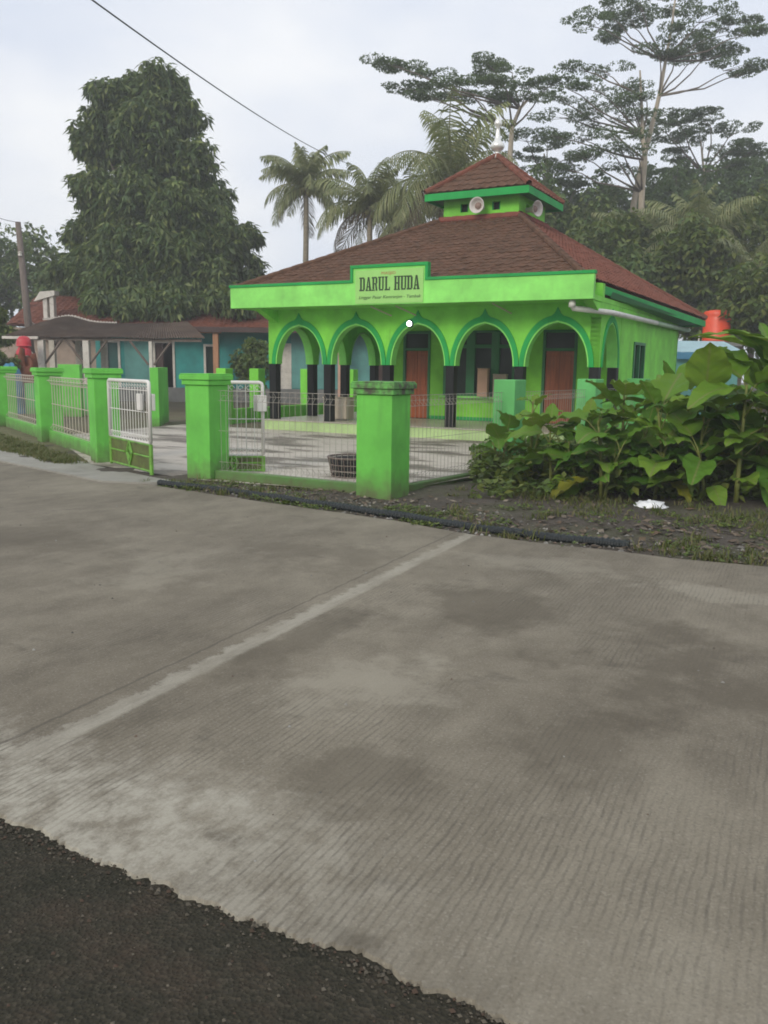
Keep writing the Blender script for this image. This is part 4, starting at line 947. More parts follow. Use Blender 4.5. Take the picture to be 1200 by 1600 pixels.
def blades(mb, x, y, z, n, h, spread, w=0.006):
    for _ in range(n):
        a = rr.uniform(0, 6.28); hh = h * rr.uniform(0.5, 1.2); bx_ = x + rr.gauss(0, spread); by_ = y + rr.gauss(0, spread); le = hh * rr.uniform(0.3, 1.3); ww = w * rr.uniform(0.7, 1.6)
        dx, dy = math.cos(a), math.sin(a)
        mb.add([(bx_ - dy * ww, by_ + dx * ww, z), (bx_ + dy * ww, by_ - dx * ww, z), (bx_ + dx * le * 0.4 + dy * ww * .8, by_ + dy * le * 0.4 - dx * ww * .8, z + hh * 0.6), (bx_ + dx * le * 0.4 - dy * ww * .8, by_ + dy * le * 0.4 + dx * ww * .8, z + hh * 0.6), (bx_ + dx * le, by_ + dy * le, z + hh * 0.85)],
               [(0, 1, 2, 3), (3, 2, 4)])
gr_ = MB()
for _ in range(330):                    # verge tufts, denser towards the plants
    x = rr.uniform(-4.5, 6.2); e = lerp_tab(EDGE, x)
    y = e + (0.06 + abs(rr.gauss(0, 0.25)) if rr.random() < 0.45 else rr.uniform(0.2, 3.2))
    if in_court(x, y) or (x < 1.0 and y > -8.6 and rr.random() < 0.6): continue
    if noise.noise(Vector((x * 0.9, y * 0.9, 4))) < -0.05: continue
    blades(gr_, x, y, verge_h(x, y) - 0.01, rr.randint(8, 26), rr.uniform(0.05, 0.16), 0.05)
for _ in range(260):
    x = rr.uniform(0.2, 6.0); y = -6.9 + rr.gauss(0, 0.45) - 0.25 * max(0, x - 1)
    if math.hypot(x - 2.8, (y + 7.4)) < 0.6: continue
    blades(gr_, x, y, verge_h(x, y) - 0.01, rr.randint(6, 16), rr.uniform(0.04, 0.15), 0.09)
for _ in range(900):                    # dry grass strip before the left fence
    s = rr.random() ** 0.8; bx_ = -6.9 - 8.5 * s; by_ = -7.62 + 4.45 * s
    x = bx_ - rr.uniform(0.0, 0.35) - 0.8 * s; y = by_ - rr.uniform(0.0, 1.15) * (0.35 + s)
    blades(gr_, x, y, 0.02, rr.randint(10, 22), rr.uniform(0.05, 0.13), 0.08, 0.007)
for _ in range(60): 
    x = rr.uniform(-3.7, -1.1); blades(gr_, x, -8.18 - abs(rr.gauss(0, 0.07)), 0.0, 9, 0.06, 0.04)
setting(gr_, 'verge_grass', M['grass'], stuff=True)
gs = MB(); gp = [(-6.9, -7.62), (-7.16, -7.5), (-9.45, -7.1), (-14.2, -6.0), (-20, -2.5), (-16, -2.35), (-10.95, -5.15), (-8.5, -6.45)]
gs.add([(x, y, 0.034) for x, y in gp], [tuple(range(len(gp)))])
setting(gs, 'dry_grass_strip', plain('dry_turf', (0.155, 0.135, 0.062), 0.95, 0.5, 3, 0.8, dirt=(0.075, 0.09, 0.025), dirt_amt=(0.45, 0.65)))

wd_ = MB()
for _ in range(1000):
    x = rr.uniform(-4.0, 6.2); e = lerp_tab(EDGE, x); y = e + 0.05 + (abs(rr.gauss(0, 0.35)) if x < 1 else rr.uniform(0, 3.0))
    if in_court(x, y) or noise.noise(Vector((x * 1.3, y * 1.6, 8))) < 0.0: continue
    z = verge_h(x, y)
    for _ in range(rr.randint(3, 9)):
        q = Vector((x + rr.gauss(0, 0.05), y + rr.gauss(0, 0.05), z + rr.uniform(0.0, 0.035)))
        for _ in range(3):
            a = rr.uniform(0, 6.28); L = rr.uniform(0.02, 0.045); d = Vector((math.cos(a), math.sin(a), rr.uniform(0.1, 0.7))); sd_ = Vector((-d.y, d.x, 0)) * L * 0.38
            wd_.add([q, q + d * L * 0.5 + sd_, q + d * L, q + d * L * 0.5 - sd_], [(0, 1, 2), (0, 2, 3)])
setting(wd_, 'low_weeds', M['shrub'], stuff=True)

# ================================================================ HOUSES AND YARD AT THE LEFT
HY = 40.0
def hx(px): return at(px, 560, HY).x
def hz(py, px=300): return at(px, py, HY).z
x0, x1 = hx(150), hx(640); z0, ze = 0.15, 3.55
TH_ = thing('teal_house', 'low teal painted house with orange tiled roof behind the big tree', 'house', ((x0 + x1) / 2, HY, 0.1), site=False)
ops = [(hx(169), hx(185), 0.55, 2.75), (hx(243), hx(270), 0.5, 2.75), (hx(322), hx(339), 1.3, 2.62), (hx(437), hx(452), 0.45, 2.7), (hx(588), hx(605), 0.5, 2.7)]
w_ = MB(); wall_x(w_, HY, HY + 0.15, x0, x1, 0.72, ze, [(a, b_, max(c_, 0.72), d_) for a, b_, c_, d_ in ops]); w_.box(x0, x0 + 0.15, HY + 0.151, HY + 6, 0.72, ze); w_.box(x1 - 0.15, x1, HY + 0.151, HY + 6, 0.72, ze); w_.box(x0, x1, HY + 6, HY + 6.15, 0.72, ze)
w_.build('wall', M['teal'], TH_)
for pa_, pb_ in ((195, 237), (455, 580)):
    w_ = MB(); w_.box(hx(pa_), hx(pb_), HY - 0.03, HY - 0.002, 0.75, ze - 0.3); w_.build('pale_wall_panel', M['teal_pale'], TH_)
w_ = MB(); w_.box(x0 - 0.1, x1 + 0.1, HY - 0.4, HY + 6.2, 0.0, 0.72); w_.build('plinth', M['greywall'], TH_, bevel=0.02)
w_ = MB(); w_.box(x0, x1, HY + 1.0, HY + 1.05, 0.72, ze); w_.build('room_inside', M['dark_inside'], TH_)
for i, (a, b_, c_, d_) in enumerate(ops):
    f = MB(); c_ = max(c_, 0.72)
    f.box(a - 0.1, a, HY - 0.05, HY + 0.16, c_, d_ + 0.1); f.box(b_, b_ + 0.1, HY - 0.05, HY + 0.16, c_, d_ + 0.1); f.box(a, b_, HY - 0.05, HY + 0.16, d_, d_ + 0.1)
    if i == 2: f.box(a - 0.1, b_ + 0.1, HY - 0.08, HY + 0.16, c_ - 0.1, c_)
    fo_ = f.build('window' if i == 2 else 'door', M['white_paint'], TH_)
    l = MB()
    if i == 1: l.box(a, a + (b_ - a) * 0.45, HY + 0.03, HY + 0.08, c_, d_)
    else: l.box(a, b_, HY + 0.03, HY + 0.08, c_, d_)
    l.build('pane' if i == 2 else 'door_leaf', M['glass'] if i == 2 else (M['white_paint'] if i == 3 else (M['dark_door'] if i in (1, 4) else M['teal_dark'])), fo_)
ya, yr, yb = HY - 1.2, HY + 3.0, HY + 7.2; zr = 5.1; xa, xb = hx(140), hx(640) + 0.6
r_ = MB(); r_.add([(xa, ya, ze - 0.2), (xb, ya, ze - 0.2), (xb, yr, zr - 0.08), (xa, yr, zr - 0.08), (xa, yb, ze - 0.2), (xb, yb, ze - 0.2)], [(0, 1, 2, 3), (3, 2, 5, 4), (0, 3, 4), (1, 5, 2)])
rfh = r_.build('roof', M['tile_house'], TH_)
tiled_face((xa, ya, ze - 0.12), (xb, ya, ze - 0.12), (xb, yr, zr), (xa, yr, zr), 0.26, 0.3, M['tile_house'], rfh)
caps((xa, yr, zr + 0.04), (xb, yr, zr + 0.04), 0.1, M['tile_house'], rfh)
b_ = MB(); b_.box(xa, xb, ya - 0.03, ya, ze - 0.32, ze - 0.10); b_.build('eave_board', M['dark_door'], rfh)
# veranda posts of the teal house
for px_, lab, mt in ((344, 'pale orange timber post carrying the eave of the teal house', 'post_wood'), (534, 'pinkish post of the teal house seen through the second arch', 'peach')):
    p = MB(); x = hx(px_); p.box(x - 0.12, x + 0.12, ya + 0.15, ya + 0.39, 0.3, ze - 0.36); p.build('veranda_post', M[mt], TH_, bevel=0.01)['label'] = lab
p = MB(); p.box(hx(308), hx(352), ya + 0.17, ya + 0.37, ze - 0.36, ze - 0.24); p.build('veranda_beam', M['post_wood'], TH_)

# plastered house with orange roof and a capped vent stack, behind the carport
PH = thing('plaster_house', 'plastered house with bright orange roof tiles behind the carport', 'house', (hx(80), 43, 0.1), site=False)
px0, px1 = at(-40, 560, 43).x, at(150, 560, 43).x
w_ = MB(); w_.box(px0, px1, 43, 48, 1.55, 3.5); w_.build('wall', M['pinkwall'], PH); w_ = MB(); w_.box(px0 - 0.02, px1 + 0.02, 42.98, 48.02, 0.0, 1.55); w_.build('lower_wall', M['greywall'], PH)
w_ = MB(); xw = at(132, 560, 43).x; w_.box(xw - 0.3, xw + 0.3, 42.94, 42.97, 0.7, 2.8); w_.build('door', M['dark_door'], PH)
r_ = MB(); A1, A2 = at(15, 500, 42).x, at(138, 500, 42).x
r_.add([(A1, 41.6, 3.55), (A2, 41.6, 3.55), (A2, 45.5, 5.15), (A1, 45.5, 5.15), (A1, 49, 3.55), (A2, 49, 3.55)], [(0, 1, 2, 3), (3, 2, 5, 4), (0, 3, 4), (1, 5, 2)])
rp = r_.build('roof', M['tile_house'], PH); tiled_face((A1, 41.6, 3.6), (A2, 41.6, 3.6), (A2, 45.5, 5.2), (A1, 45.5, 5.2), 0.26, 0.3, M['tile_house'], rp, 0.02)
c0 = at(75, 470, 42.0)
v_ = MB()
for s in (-0.22, 0.1): v_.box(c0.x + s, c0.x + s + 0.2, 41.9, 42.25, 3.9, c0.z + 0.25)
vs_ = v_.build('vent_stack', M['white_paint'], rp, bevel=0.01)
v_ = MB(); zc = c0.z + 0.25; v_.add([(c0.x - 0.62, 41.8, zc - 0.3), (c0.x - 0.3, 41.8, zc + 0.16), (c0.x + 0.4, 41.8, zc + 0.22), (c0.x + 0.4, 41.8, zc), (c0.x - 0.62, 42.4, zc - 0.3), (c0.x - 0.3, 42.4, zc + 0.16), (c0.x + 0.4, 42.4, zc + 0.22), (c0.x + 0.4, 42.4, zc)], [(0, 3, 2, 1), (4, 5, 6, 7), (0, 1, 5, 4), (1, 2, 6, 5), (2, 3, 7, 6), (3, 0, 4, 7)]); v_.build('vent_cap', M['white_paint'], rp)

# carport: stained fibre-cement roof on white posts
CYf, CYb = 31.0, 34.5
CPt = thing('carport', 'open carport with dark stained corrugated roof on white braced posts', 'carport', (at(150, 560, 33).x, 33, 0.1), site=False)
xl, xr_ = at(8, 525, CYf).x, at(309, 528, CYf).x
zf_, zb_ = 2.72, 3.46
rm_ = MB(); n = 150
def zwave(f): return 0.0
for k, th_ in ((0, 0.0), (1, -0.012)):
    for i in range(n + 1):
        f = i / n; x = xl + (xr_ - xl) * f; wv = 0.022 * math.cos(i * math.pi)
        crest = 0.20 * math.exp(-((f - 0.16) / 0.10) ** 2) - 0.10 * max(0, 0.08 - f) / 0.08
        sag = -0.10 * math.sin(f * math.pi)
        rm_.v.append((x + 0.25 * f, CYf, zf_ + wv + th_ + sag * 0.3 + 0.05 * noise.noise(Vector((f * 6, 0, 0)))))
        rm_.v.append((x - 1.3 * f * f * 0.9, CYb, zb_ + wv + th_ + crest + sag))
    o_ = k * 2 * (n + 1)
    for i in range(n): a = o_ + 2 * i; rm_.f.append((a, a + 2, a + 3, a + 1)); rm_.m.append(0)
rm_.build('corrugated_roof', M['asbestos'], CPt)
b_ = MB(); b_.box(xl - 0.1, at(60, 530, CYf).x, CYf - 0.06, CYf + 0.02, zf_ - 0.12, zf_ - 0.02); b_.build('fascia_board', M['white_paint'], CPt, bevel=0.01)
b_ = MB(); b_.box(xl, xr_ - 1.3, CYb - 0.10, CYb - 0.02, zb_ - 0.28, zb_ - 0.16); b_.build('rear_beam', M['grey_wood'], CPt)
b_ = MB()
for i in range(46):
    f = i / 100; x = xl + (xr_ - xl) * f - 1.17 * f * f; cr0 = 0.20 * math.exp(-((f - 0.16) / 0.10) ** 2) - 0.10 * math.sin(f * math.pi); b_.box(x, x + 0.05, CYb - 0.02, CYb + 0.06, zb_ + cr0 - 0.03, zb_ + cr0 + (0.06 if i % 2 else 0.03))
wo_ = b_.build('scalloped_edge', M['white_paint'], CPt); wo_['kind'] = 'stuff'
b_ = MB(); b_.box(xl + 0.3, xr_ + 0.1, CYf + 0.1, CYf + 0.2, zf_ - 0.14, zf_ - 0.04); b_.build('front_beam', M['grey_wood'], CPt)
for px_, yy, mt in ((66, CYf + 0.15, 'white_paint'), (83, CYb, 'white_paint'), (124, CYb, 'white_paint'), (136, CYf + 0.15, 'white_paint'), (236, CYf + 0.15, 'white_paint'), (163, CYb, 'white_paint')):
    x = at(px_, 560, yy).x; p = MB(); w = 0.11 if px_ != 236 else 0.06
    p.box(x - w, x + w, yy - w, yy + w, 0.05, (zf_ if yy < 33 else zb_) - 0.14); p.build('post', M[mt], CPt, bevel=0.01)
    for s in (-1, 1):
        if px_ == 163: continue
        g = MB(); zt_ = (zf_ if yy < 33 else zb_) - 0.12
        g.tube([(x + s * 0.1, yy, zt_ - 0.85), (x + s * 0.75, yy, zt_)], 0.045, 6); g.build('knee_brace', M['white_paint'] if (px_ == 66 and s < 0) else M['grey_wood'], CPt)

# things stored under the carport
def lump(name, mat, label, cat, c, rx, ry, rz, seed, n=20, m_=10, amp=0.25):
    mb = MB()
    for i in range(n):
        for j in range(m_ + 1):
            a = 2 * math.pi * i / n; p = -0.2 + (math.pi / 2 + 0.2) * j / m_
            k = 1 + amp * noise.noise(Vector((math.cos(a) * 1.6 + seed, math.sin(a) * 1.6, p * 2)))
            mb.v.append((rx * math.cos(a) * math.cos(p) ** 0.6 * k if math.cos(p) > 0 else 0, ry * math.sin(a) * max(0, math.cos(p)) ** 0.6 * k, max(0, rz * math.sin(p) * k)))
    for i in range(n):
        for j in range(m_):
            a = i * (m_ + 1) + j; b2 = ((i + 1) % n) * (m_ + 1) + j; mb.f.append((a, b2, b2 + 1, a + 1)); mb.m.append(0)
    o = solo(mb, name, mat, label, cat, (0, 0, 0), site=False, smooth=True); o.location = c; return o
q = at(42, 600, 29.5); lump('tarpaulin_heap', M['brown_tarp'], 'rust brown tarpaulin heap under the left end of the carport', 'tarpaulin', (q.x, q.y, 0.1), 0.55, 0.45, 1.75, 1, amp=0.35)
q = at(18, 600, 28.5); lump('blue_tarpaulin', M['blue'], 'blue tarpaulin draped beside the rust brown heap', 'tarpaulin', (q.x, q.y, 0.1), 0.4, 0.4, 1.6, 5, amp=0.12)
q = at(35, 540, 30.3)
for i, (dz, lab) in enumerate(((0, 'lower red plastic sack hanging under the carport'), (0.32, 'upper red plastic sack hanging under the carport'))):
    lump('red_sack', M['red'], lab, 'sack', (q.x, q.y + 0.1, 2.02 + dz), 0.27, 0.22, 0.34, i * 3, amp=0.12)['group'] = 'red sacks under the carport'

# timber pole and its wire
po = thing('utility_pole', 'weathered leaning timber pole rising behind the carport at the left', 'pole', (at(42, 485, 36).x, 36, 0), site=False)
pt_, pb_ = at(28, 347, 36), at(42, 486, 36); dd = (pt_ - pb_); base = pb_ - dd * (pb_.z / dd.z)
p = MB(); p.tube([base, base.lerp(pt_, 0.5), pt_], [0.17, 0.15, 0.11], 10); p.build('post', M['grey_wood'], po, smooth=True)
p = MB(); k = base.lerp(pt_, 0.83); p.lathe([(0.001, -0.1), (0.09, -0.08), (0.06, 0), (0.09, 0.06), (0.001, 0.1)], 10, Matrix.Translation(k + Vector((0.02, -0.16, 0)))); p.build('insulator', M['white_paint'], po)
def wire(name, A, B, sag, r, label):
    mb = MB(); mb.tube([A.lerp(B, f / 24) - Vector((0, 0, sag * 4 * (f / 24) * (1 - f / 24))) for f in range(25)], r, 6)
    o = solo(mb, name, M['cable'], label, 'cable', tuple(A), site=False, smooth=True); return o
wire('overhead_cable', at(95, -36, 14), at(545, 256, 46), 0.30, 0.014, 'long black overhead cable crossing the sky towards the palms')
wire('pole_wire', at(-60, 310, 30), pt_, 0.15, 0.012, 'thin wire running left from the top of the timber pole')

# ================================================================ THINGS BEHIND THE MOSQUE AT THE RIGHT
q0, q1, q2 = at(1097, 535, 36), at(1139, 535, 36), at(1115, 488, 36)
cx = (q0.x + q1.x) / 2; rad = (q1.x - q0.x) / 2
TK = thing('water_tank', 'orange red plastic water tank standing behind the right roof corner', 'tank', (cx, 36, q0.z), site=False)
prof = [(0.001, 0)] + [(rad * (1.0 if k % 2 else 0.965), q0.z * 0 + z) for k, z in enumerate([0.02, 0.12, 0.14, 0.3, 0.32, 0.5, 0.52, 0.7, 0.72, 0.9, 0.92, 1.08])] + [(rad, 1.16), (rad * 0.97, 1.22), (rad * 0.85, 1.27), (rad * 0.5, 1.31), (0.001, 1.32)]
p = MB(); p.lathe(prof, 28, Matrix.Translation((cx, 36, q0.z))); p.build('tank_body', M['tank'], TK, smooth=True)
p = MB(); p.tube([(cx - rad, 36, q0.z + 0.3), (cx - rad - 0.18, 35.9, q0.z + 0.25), (cx - rad - 0.2, 35.9, 0.2)], 0.03, 8); p.build('outlet_pipe', M['pvc'], TK)
st = MB(); st.box(cx - 0.8, cx + 0.8, 35.2, 36.8, q0.z - 0.16, q0.z - 0.004)
for sx in (-0.7, 0.6):
    for sy in (35.3, 36.6): st.box(cx + sx, cx + sx + 0.12, sy, sy + 0.12, 0, q0.z - 0.16)
solo(st, 'tank_stand', M['greywall'], 'grey concrete stand under the orange water tank', 'stand', (cx, 36, 0), site=False)
q0, q1 = at(1056, 556, 31), at(1150, 556, 31)
AW = thing('side_shed', 'small shed with pale blue sloping sheet roof behind the leaves', 'shed', ((q0.x + q1.x) / 2, 31.5, 0), site=False)
p = MB(); za, zb2 = at(1090, 549, 31).z, at(1110, 533, 33).z
p.add([(q0.x, 31, za), (q1.x + 0.3, 31, za), (q1.x + 0.3, 33, zb2), (q0.x, 33, zb2), (q0.x, 31, za - 0.03), (q1.x + 0.3, 31, za - 0.03), (q1.x + 0.3, 33, zb2 - 0.03), (q0.x, 33, zb2 - 0.03)], [(0, 1, 2, 3), (7, 6, 5, 4), (0, 4, 5, 1), (1, 5, 6, 2), (2, 6, 7, 3), (3, 7, 4, 0)])
p.build('roof', M['pale_blue'], AW)
p = MB(); p.box(q0.x, q1.x + 0.3, 30.96, 31.0, za - 0.28, za - 0.035); p.build('fascia', M['blue'], AW)
p = MB(); p.box(q0.x + 0.1, q1.x + 0.2, 31.2, 32.8, 0.0, za - 0.1); p.build('wall', M['teal_pale'], AW)

# ================================================================ TREES
def leaf_quads(mb, p, n, L, w, rng, droop=0.6, flat=0.0):
    """a spray of n separate folded leaves round p"""
    for _ in range(n):
        a = rng.uniform(0, 6.283); el = rng.gauss(-droop, 0.45)
        d = Vector((math.cos(a) * math.cos(el), math.sin(a) * math.cos(el), math.sin(el)))
        side = d.cross(Vector((0, 0, 1)));
        if side.length < 0.05: side = Vector((1, 0, 0))
        side.normalize(); ro = rng.gauss(0, 0.6) * (1 - flat); nn = side.cross(d); side = side * math.cos(ro) + nn * math.sin(ro)
        l = L * rng.uniform(0.7, 1.25); ww = w * rng.uniform(0.8, 1.2); b0 = p + d * l * 0.12
        m0 = b0 + d * l * 0.45; tip = b0 + d * l + Vector((0, 0, -l * 0.18))
        mb.add([b0, m0 + side * ww, tip, m0 - side * ww], [(0, 1, 2), (0, 2, 3)])
def rdir(rng):
    z = rng.uniform(-1, 1); a = rng.uniform(0, 6.283); r = math.sqrt(1 - z * z); return Vector((r * math.cos(a), r * math.sin(a), z))

# the big mango tree
rg = random.Random(21)
MT = thing('mango_tree', 'very tall dense dark green tree with drooping leaves behind the teal house', 'tree', (at(255, 500, 46).x, 46, 0), site=False)
TY = 46.0
prof = [(88, 238, 272), (112, 208, 293), (135, 158, 305), (165, 146, 318), (200, 136, 326), (240, 122, 336), (280, 112, 352), (320, 106, 372), (345, 106, 396), (370, 104, 412), (400, 100, 415), (430, 84, 404), (465, 82, 396), (498, 110, 385)]
cr_ = MB(); lumps = []
LOBES = [(252, 134, 44, 0), (176, 160, 42, -0.5), (158, 205, 44, -0.2), (286, 186, 40, 0.5), (228, 205, 52, -1.0), (160, 236, 44, 0.3), (306, 252, 40, -0.3), (150, 300, 44, -0.6), (205, 318, 46, -2.0),
         (250, 180, 56, 0.2), (240, 250, 62, 0.0), (215, 300, 50, -1.0), (290, 290, 44, -0.4), (220, 350, 66, -0.6), (310, 350, 58, -0.4), (170, 350, 46, -0.8), (240, 425, 70, -1.8), (330, 425, 50, -1.2), (150, 420, 46, -1.6),
         (322, 318, 46, 0.4), (275, 330, 48, -2.2), (138, 372, 38, 0.5), (190, 398, 52, -2.6), (262, 400, 56, -3.2), (338, 384, 50, -1.5), (382, 372, 32, 0.4), (378, 420, 36, -0.8), (322, 440, 46, -3.0),
         (250, 452, 50, -4.0), (178, 455, 48, -3.6), (122, 432, 42, -0.5), (352, 462, 34, -3.2), (98, 452, 24, 0.5), (235, 270, 30, 1.8), (212, 130, 22, 0.6)]
for lx_, ly_, r_, dy_ in LOBES:
    Rm = r_ / FPX * TY; cc = at(lx_, ly_, TY + dy_)
    for _ in range(int(20 * (r_ / 42) ** 1.7)):
        d = rdir(rg); lr = rg.uniform(0.3, 0.62) * Rm / 1.5 + 0.1; d.z = d.z * 0.9 + 0.1
        c_ = cc + d * max(0.1, Rm - lr * 0.9) * rg.uniform(0.75, 1.05)
        zroof = 3.4 + min(max(c_.y - (HY - 1.2), 0), 4.2) / 4.2 * 1.6
        if c_.z < zroof + 0.15: c_.z = zroof + 0.15
        lumps.append((c_, lr))
for _ in range(75):
    pxc = rg.uniform(140, 400); Yc = rg.uniform(39.2, 41.2); c_ = at(pxc, rg.uniform(462, 490 if pxc < 310 else 480), Yc); c_.z = max(c_.z, 3.4 + max(Yc - 38.8, 0) * 0.38 + 0.15)
    if 300 < pxc < 330 or pxc > 385: continue
    lumps.append((c_, rg.uniform(0.45, 0.7)))
for c_, lr in lumps:
    for _ in range(int(30 * lr)):
        d = rdir(rg); d.z = d.z * 0.8 + 0.15
        leaf_quads(cr_, c_ + d * lr * rg.uniform(0.65, 1.05), 8, 0.40, 0.066, rg, 0.75)
cr_.build('crown', M['mango'], MT)
tb_ = MB(); bx0 = at(255, 500, TY).x
tb_.tube([(bx0, TY, -0.1), (bx0 + 0.1, TY, 2.5), (bx0 - 0.1, TY, 6), (bx0, TY, 10), (bx0 + 0.1, TY, 14)], [0.6, 0.45, 0.38, 0.25, 0.08], 10)
for _ in range(26):
    c_, lr = rg.choice(lumps); z = rg.uniform(2.5, 10); z = min(z, c_.z - 0.4); tb_.tube([(bx0, TY, z), Vector((bx0, TY, z)).lerp(c_, 0.5) + Vector((0, 0, 0.3)), c_], [0.16, 0.10, 0.03], 6)
tb_.build('trunk', M['bark'], MT, smooth=True)

# albizia trees: thin layered pads on long limbs
def albizia(name, label, base, trunk, pads, Yd, seed, dens=1.0, leaf=0.115):
    rg = random.Random(seed); tx = at(*trunk[0], Yd)
    T = thing(name, label, 'tree', (tx.x, Yd, 0), site=False, group='tall layered trees behind the mosque')
    tp = [at(px_, py_, Yd) for px_, py_ in trunk]; tp = [Vector((tp[0].x - 0.2, Yd, 0))] + tp; n = len(tp)
    tr = MB(); tr.tube(tp, [0.24 * (1 - 0.8 * i / (n - 1)) for i in range(n)], 8)
    cr = MB()
    for (px_, py_, rx_, ry_) in pads:
        Yp = Yd + rg.uniform(-2.2, 2.2); c_ = at(px_, py_, Yp); sx = rx_ / FPX * Yp; sz = ry_ / FPX * Yp
        j = max(1, min(n - 2, next((i for i in range(n) if tp[i].z > c_.z - 2.5 - sx * 0.3), n - 2)))
        s = tp[j]; mid_ = s.lerp(c_, 0.55) + Vector((0, 0, -0.15 * (c_ - s).length * 0.3))
        tr.cur = 1; mid_ += Vector((rg.gauss(0, 0.12), 0, rg.gauss(0, 0.12)))
        tr.tube([s, s.lerp(mid_, 0.5) + Vector((0, 0, rg.gauss(0, 0.07))), mid_, mid_.lerp(c_, 0.5) + Vector((0, 0, rg.uniform(0, 0.12))), c_ + Vector((0, 0, -sz * 0.4))], [0.065, 0.055, 0.042, 0.03, 0.012], 5)
        nsub = max(4, int(sx * 4.5))
        for _ in range(nsub):
            a = rg.uniform(0, 6.283); k = math.sqrt(rg.random()); q = c_ + Vector((math.cos(a) * sx * k, math.sin(a) * sx * 0.8 * k, rg.uniform(-0.5, 0.5) * sz * (1.2 - k)))
            if rg.random() < 0.5: tr.tube([c_.lerp(s, 0.15), q], [0.018, 0.008], 4)
            rr_ = rg.uniform(0.35, 0.75)
            for _ in range(int(54 * dens * rr_ / 0.5)):
                d = rdir(rg); p = q + Vector((d.x * rr_, d.y * rr_, d.z * rr_ * 0.34 * max(0.6, sz)))
                leaf_quads(cr, p, 3, leaf, leaf * 0.34, rg, 0.1)
    tr.build('trunk', [M['palebark'], M['bark']], T, smooth=True); cr.build('crown', M['albizia'], T)
albizia('albizia_tree', 'tallest thin pale-trunked tree with lacy layered crown at upper right', None, [(986, 380), (990, 320), (1000, 270), (1018, 200), (1030, 150), (1040, 95), (1050, 40), (1056, -10)],
        [(915, 28, 36, 22), (948, 15, 40, 20), (985, 32, 34, 16), (1000, 5, 40, 16), (1050, 5, 50, 16), (1100, 25, 48, 16), (1150, 30, 30, 16), (1165, 50, 22, 10), (1120, 55, 50, 14), (1075, 48, 40, 14), (1060, 72, 50, 15), (1110, 80, 40, 12), (1160, 74, 28, 9), (1030, 82, 30, 12), (1148, 104, 36, 8), (1170, 112, 20, 7), (1085, 88, 30, 10), (960, 45, 16, 12), (955, 58, 10, 8)], 54, 31, 1.6)
albizia('albizia_tree', 'broad layered tree with sparse tiers just right of the mosque finial', None, [(1000, 380), (1003, 300), (1008, 250), (1004, 210), (1002, 150), (1000, 110)],
        [(905, 105, 30, 9), (945, 110, 40, 10), (880, 130, 40, 12), (930, 135, 40, 12), (985, 132, 34, 11), (870, 150, 25, 8), (1010, 150, 30, 10), (915, 165, 44, 10), (965, 160, 40, 9), (875, 180, 36, 9), (930, 190, 40, 9), (990, 178, 36, 9), (860, 210, 22, 7), (905, 212, 40, 9), (960, 210, 42, 10), (950, 232, 40, 10), (995, 235, 30, 12), (910, 242, 36, 10), (885, 262, 30, 8), (975, 262, 30, 9)], 52, 37, 1.0)
albizia('albizia_tree', 'flat umbrella tree spreading far left above the mosque tower', None, [(800, 330), (795, 270), (800, 200), (812, 170), (830, 150)],
        [(600, 95, 28, 9), (640, 108, 36, 11), (675, 125, 40, 13), (640, 135, 32, 9), (690, 145, 36, 14), (720, 130, 34, 12), (665, 150, 22, 8), (745, 150, 32, 14), (765, 98, 34, 12), (800, 105, 34, 14), (790, 130, 40, 18), (830, 130, 34, 12), (770, 155, 36, 12), (860, 130, 30, 10), (820, 155, 26, 8), (755, 120, 24, 12)], 50, 41, 1.7)
albizia('dense_albizia', 'dark dense layered tree at the right edge behind the tallest tree', None, [(1110, 400), (1105, 330), (1100, 270), (1095, 220)],
        [(1060, 185, 46, 14), (1110, 185, 50, 14), (1150, 200, 30, 18), (1050, 210, 50, 18), (1100, 215, 50, 18), (1145, 230, 40, 16), (1180, 235, 34, 14), (1065, 240, 40, 14), (1120, 255, 50, 14), (1170, 265, 40, 14), (1210, 250, 40, 18), (1050, 270, 40, 8), (1100, 280, 40, 8), (1190, 290, 40, 10), (1030, 195, 20, 10)], 60, 43, 1.9)
albizia('dense_albizia', 'lower dark layered tree directly behind the right slope of the tower', None, [(880, 420), (868, 350), (860, 290), (850, 240)],
        [(820, 210, 36, 10), (855, 225, 36, 12), (830, 240, 40, 12), (880, 245, 34, 10), (865, 265, 40, 12), (905, 285, 40, 12), (870, 290, 40, 10), (850, 300, 30, 10), (930, 310, 36, 12), (900, 330, 40, 14), (945, 345, 40, 14), (970, 300, 30, 10)], 56, 47, 1.7)

# palms
def frond_mesh(L, seed, lift, drop):
    rg = random.Random(seed); mb = MB(); pts = []; x = z = 0.0; n = 16
    for i in range(n + 1):
        f = i / n; ang = lift - drop * f ** 1.3; pts.append(Vector((x, 0, z))); x += L / n * math.cos(ang); z += L / n * math.sin(ang)
    mb.tube(pts, [0.05 * (1 - 0.85 * i / n) for i in range(n + 1)], 5)
    for i in range(2, 2 * n + 1):
        f = i / (2 * n); k = f * n; j = min(n - 1, int(k)); p = pts[j].lerp(pts[j + 1], k - j); d = (pts[j + 1] - pts[j]).normalized()
        ll = L * 0.29 * (math.sin(math.pi * min(1, f * 0.88 + 0.12)) ** 0.6) * rg.uniform(0.85, 1.1)
        for s in (-1, 1):
            dirv = (d * 0.55 + Vector((0, s * 0.75, -0.35 - 0.7 * rg.random()))).normalized()
            q = p + dirv * ll * 0.55; e_ = q + (dirv + Vector((0, 0, -0.75))).normalized() * ll * 0.5; w = 0.040
            sd_ = d * w
            mb.add([p - sd_ * 0.6, p + sd_ * 0.6, q + sd_, e_, q - sd_], [(0, 1, 2, 4), (4, 2, 3)])
    return mb
FR = {}
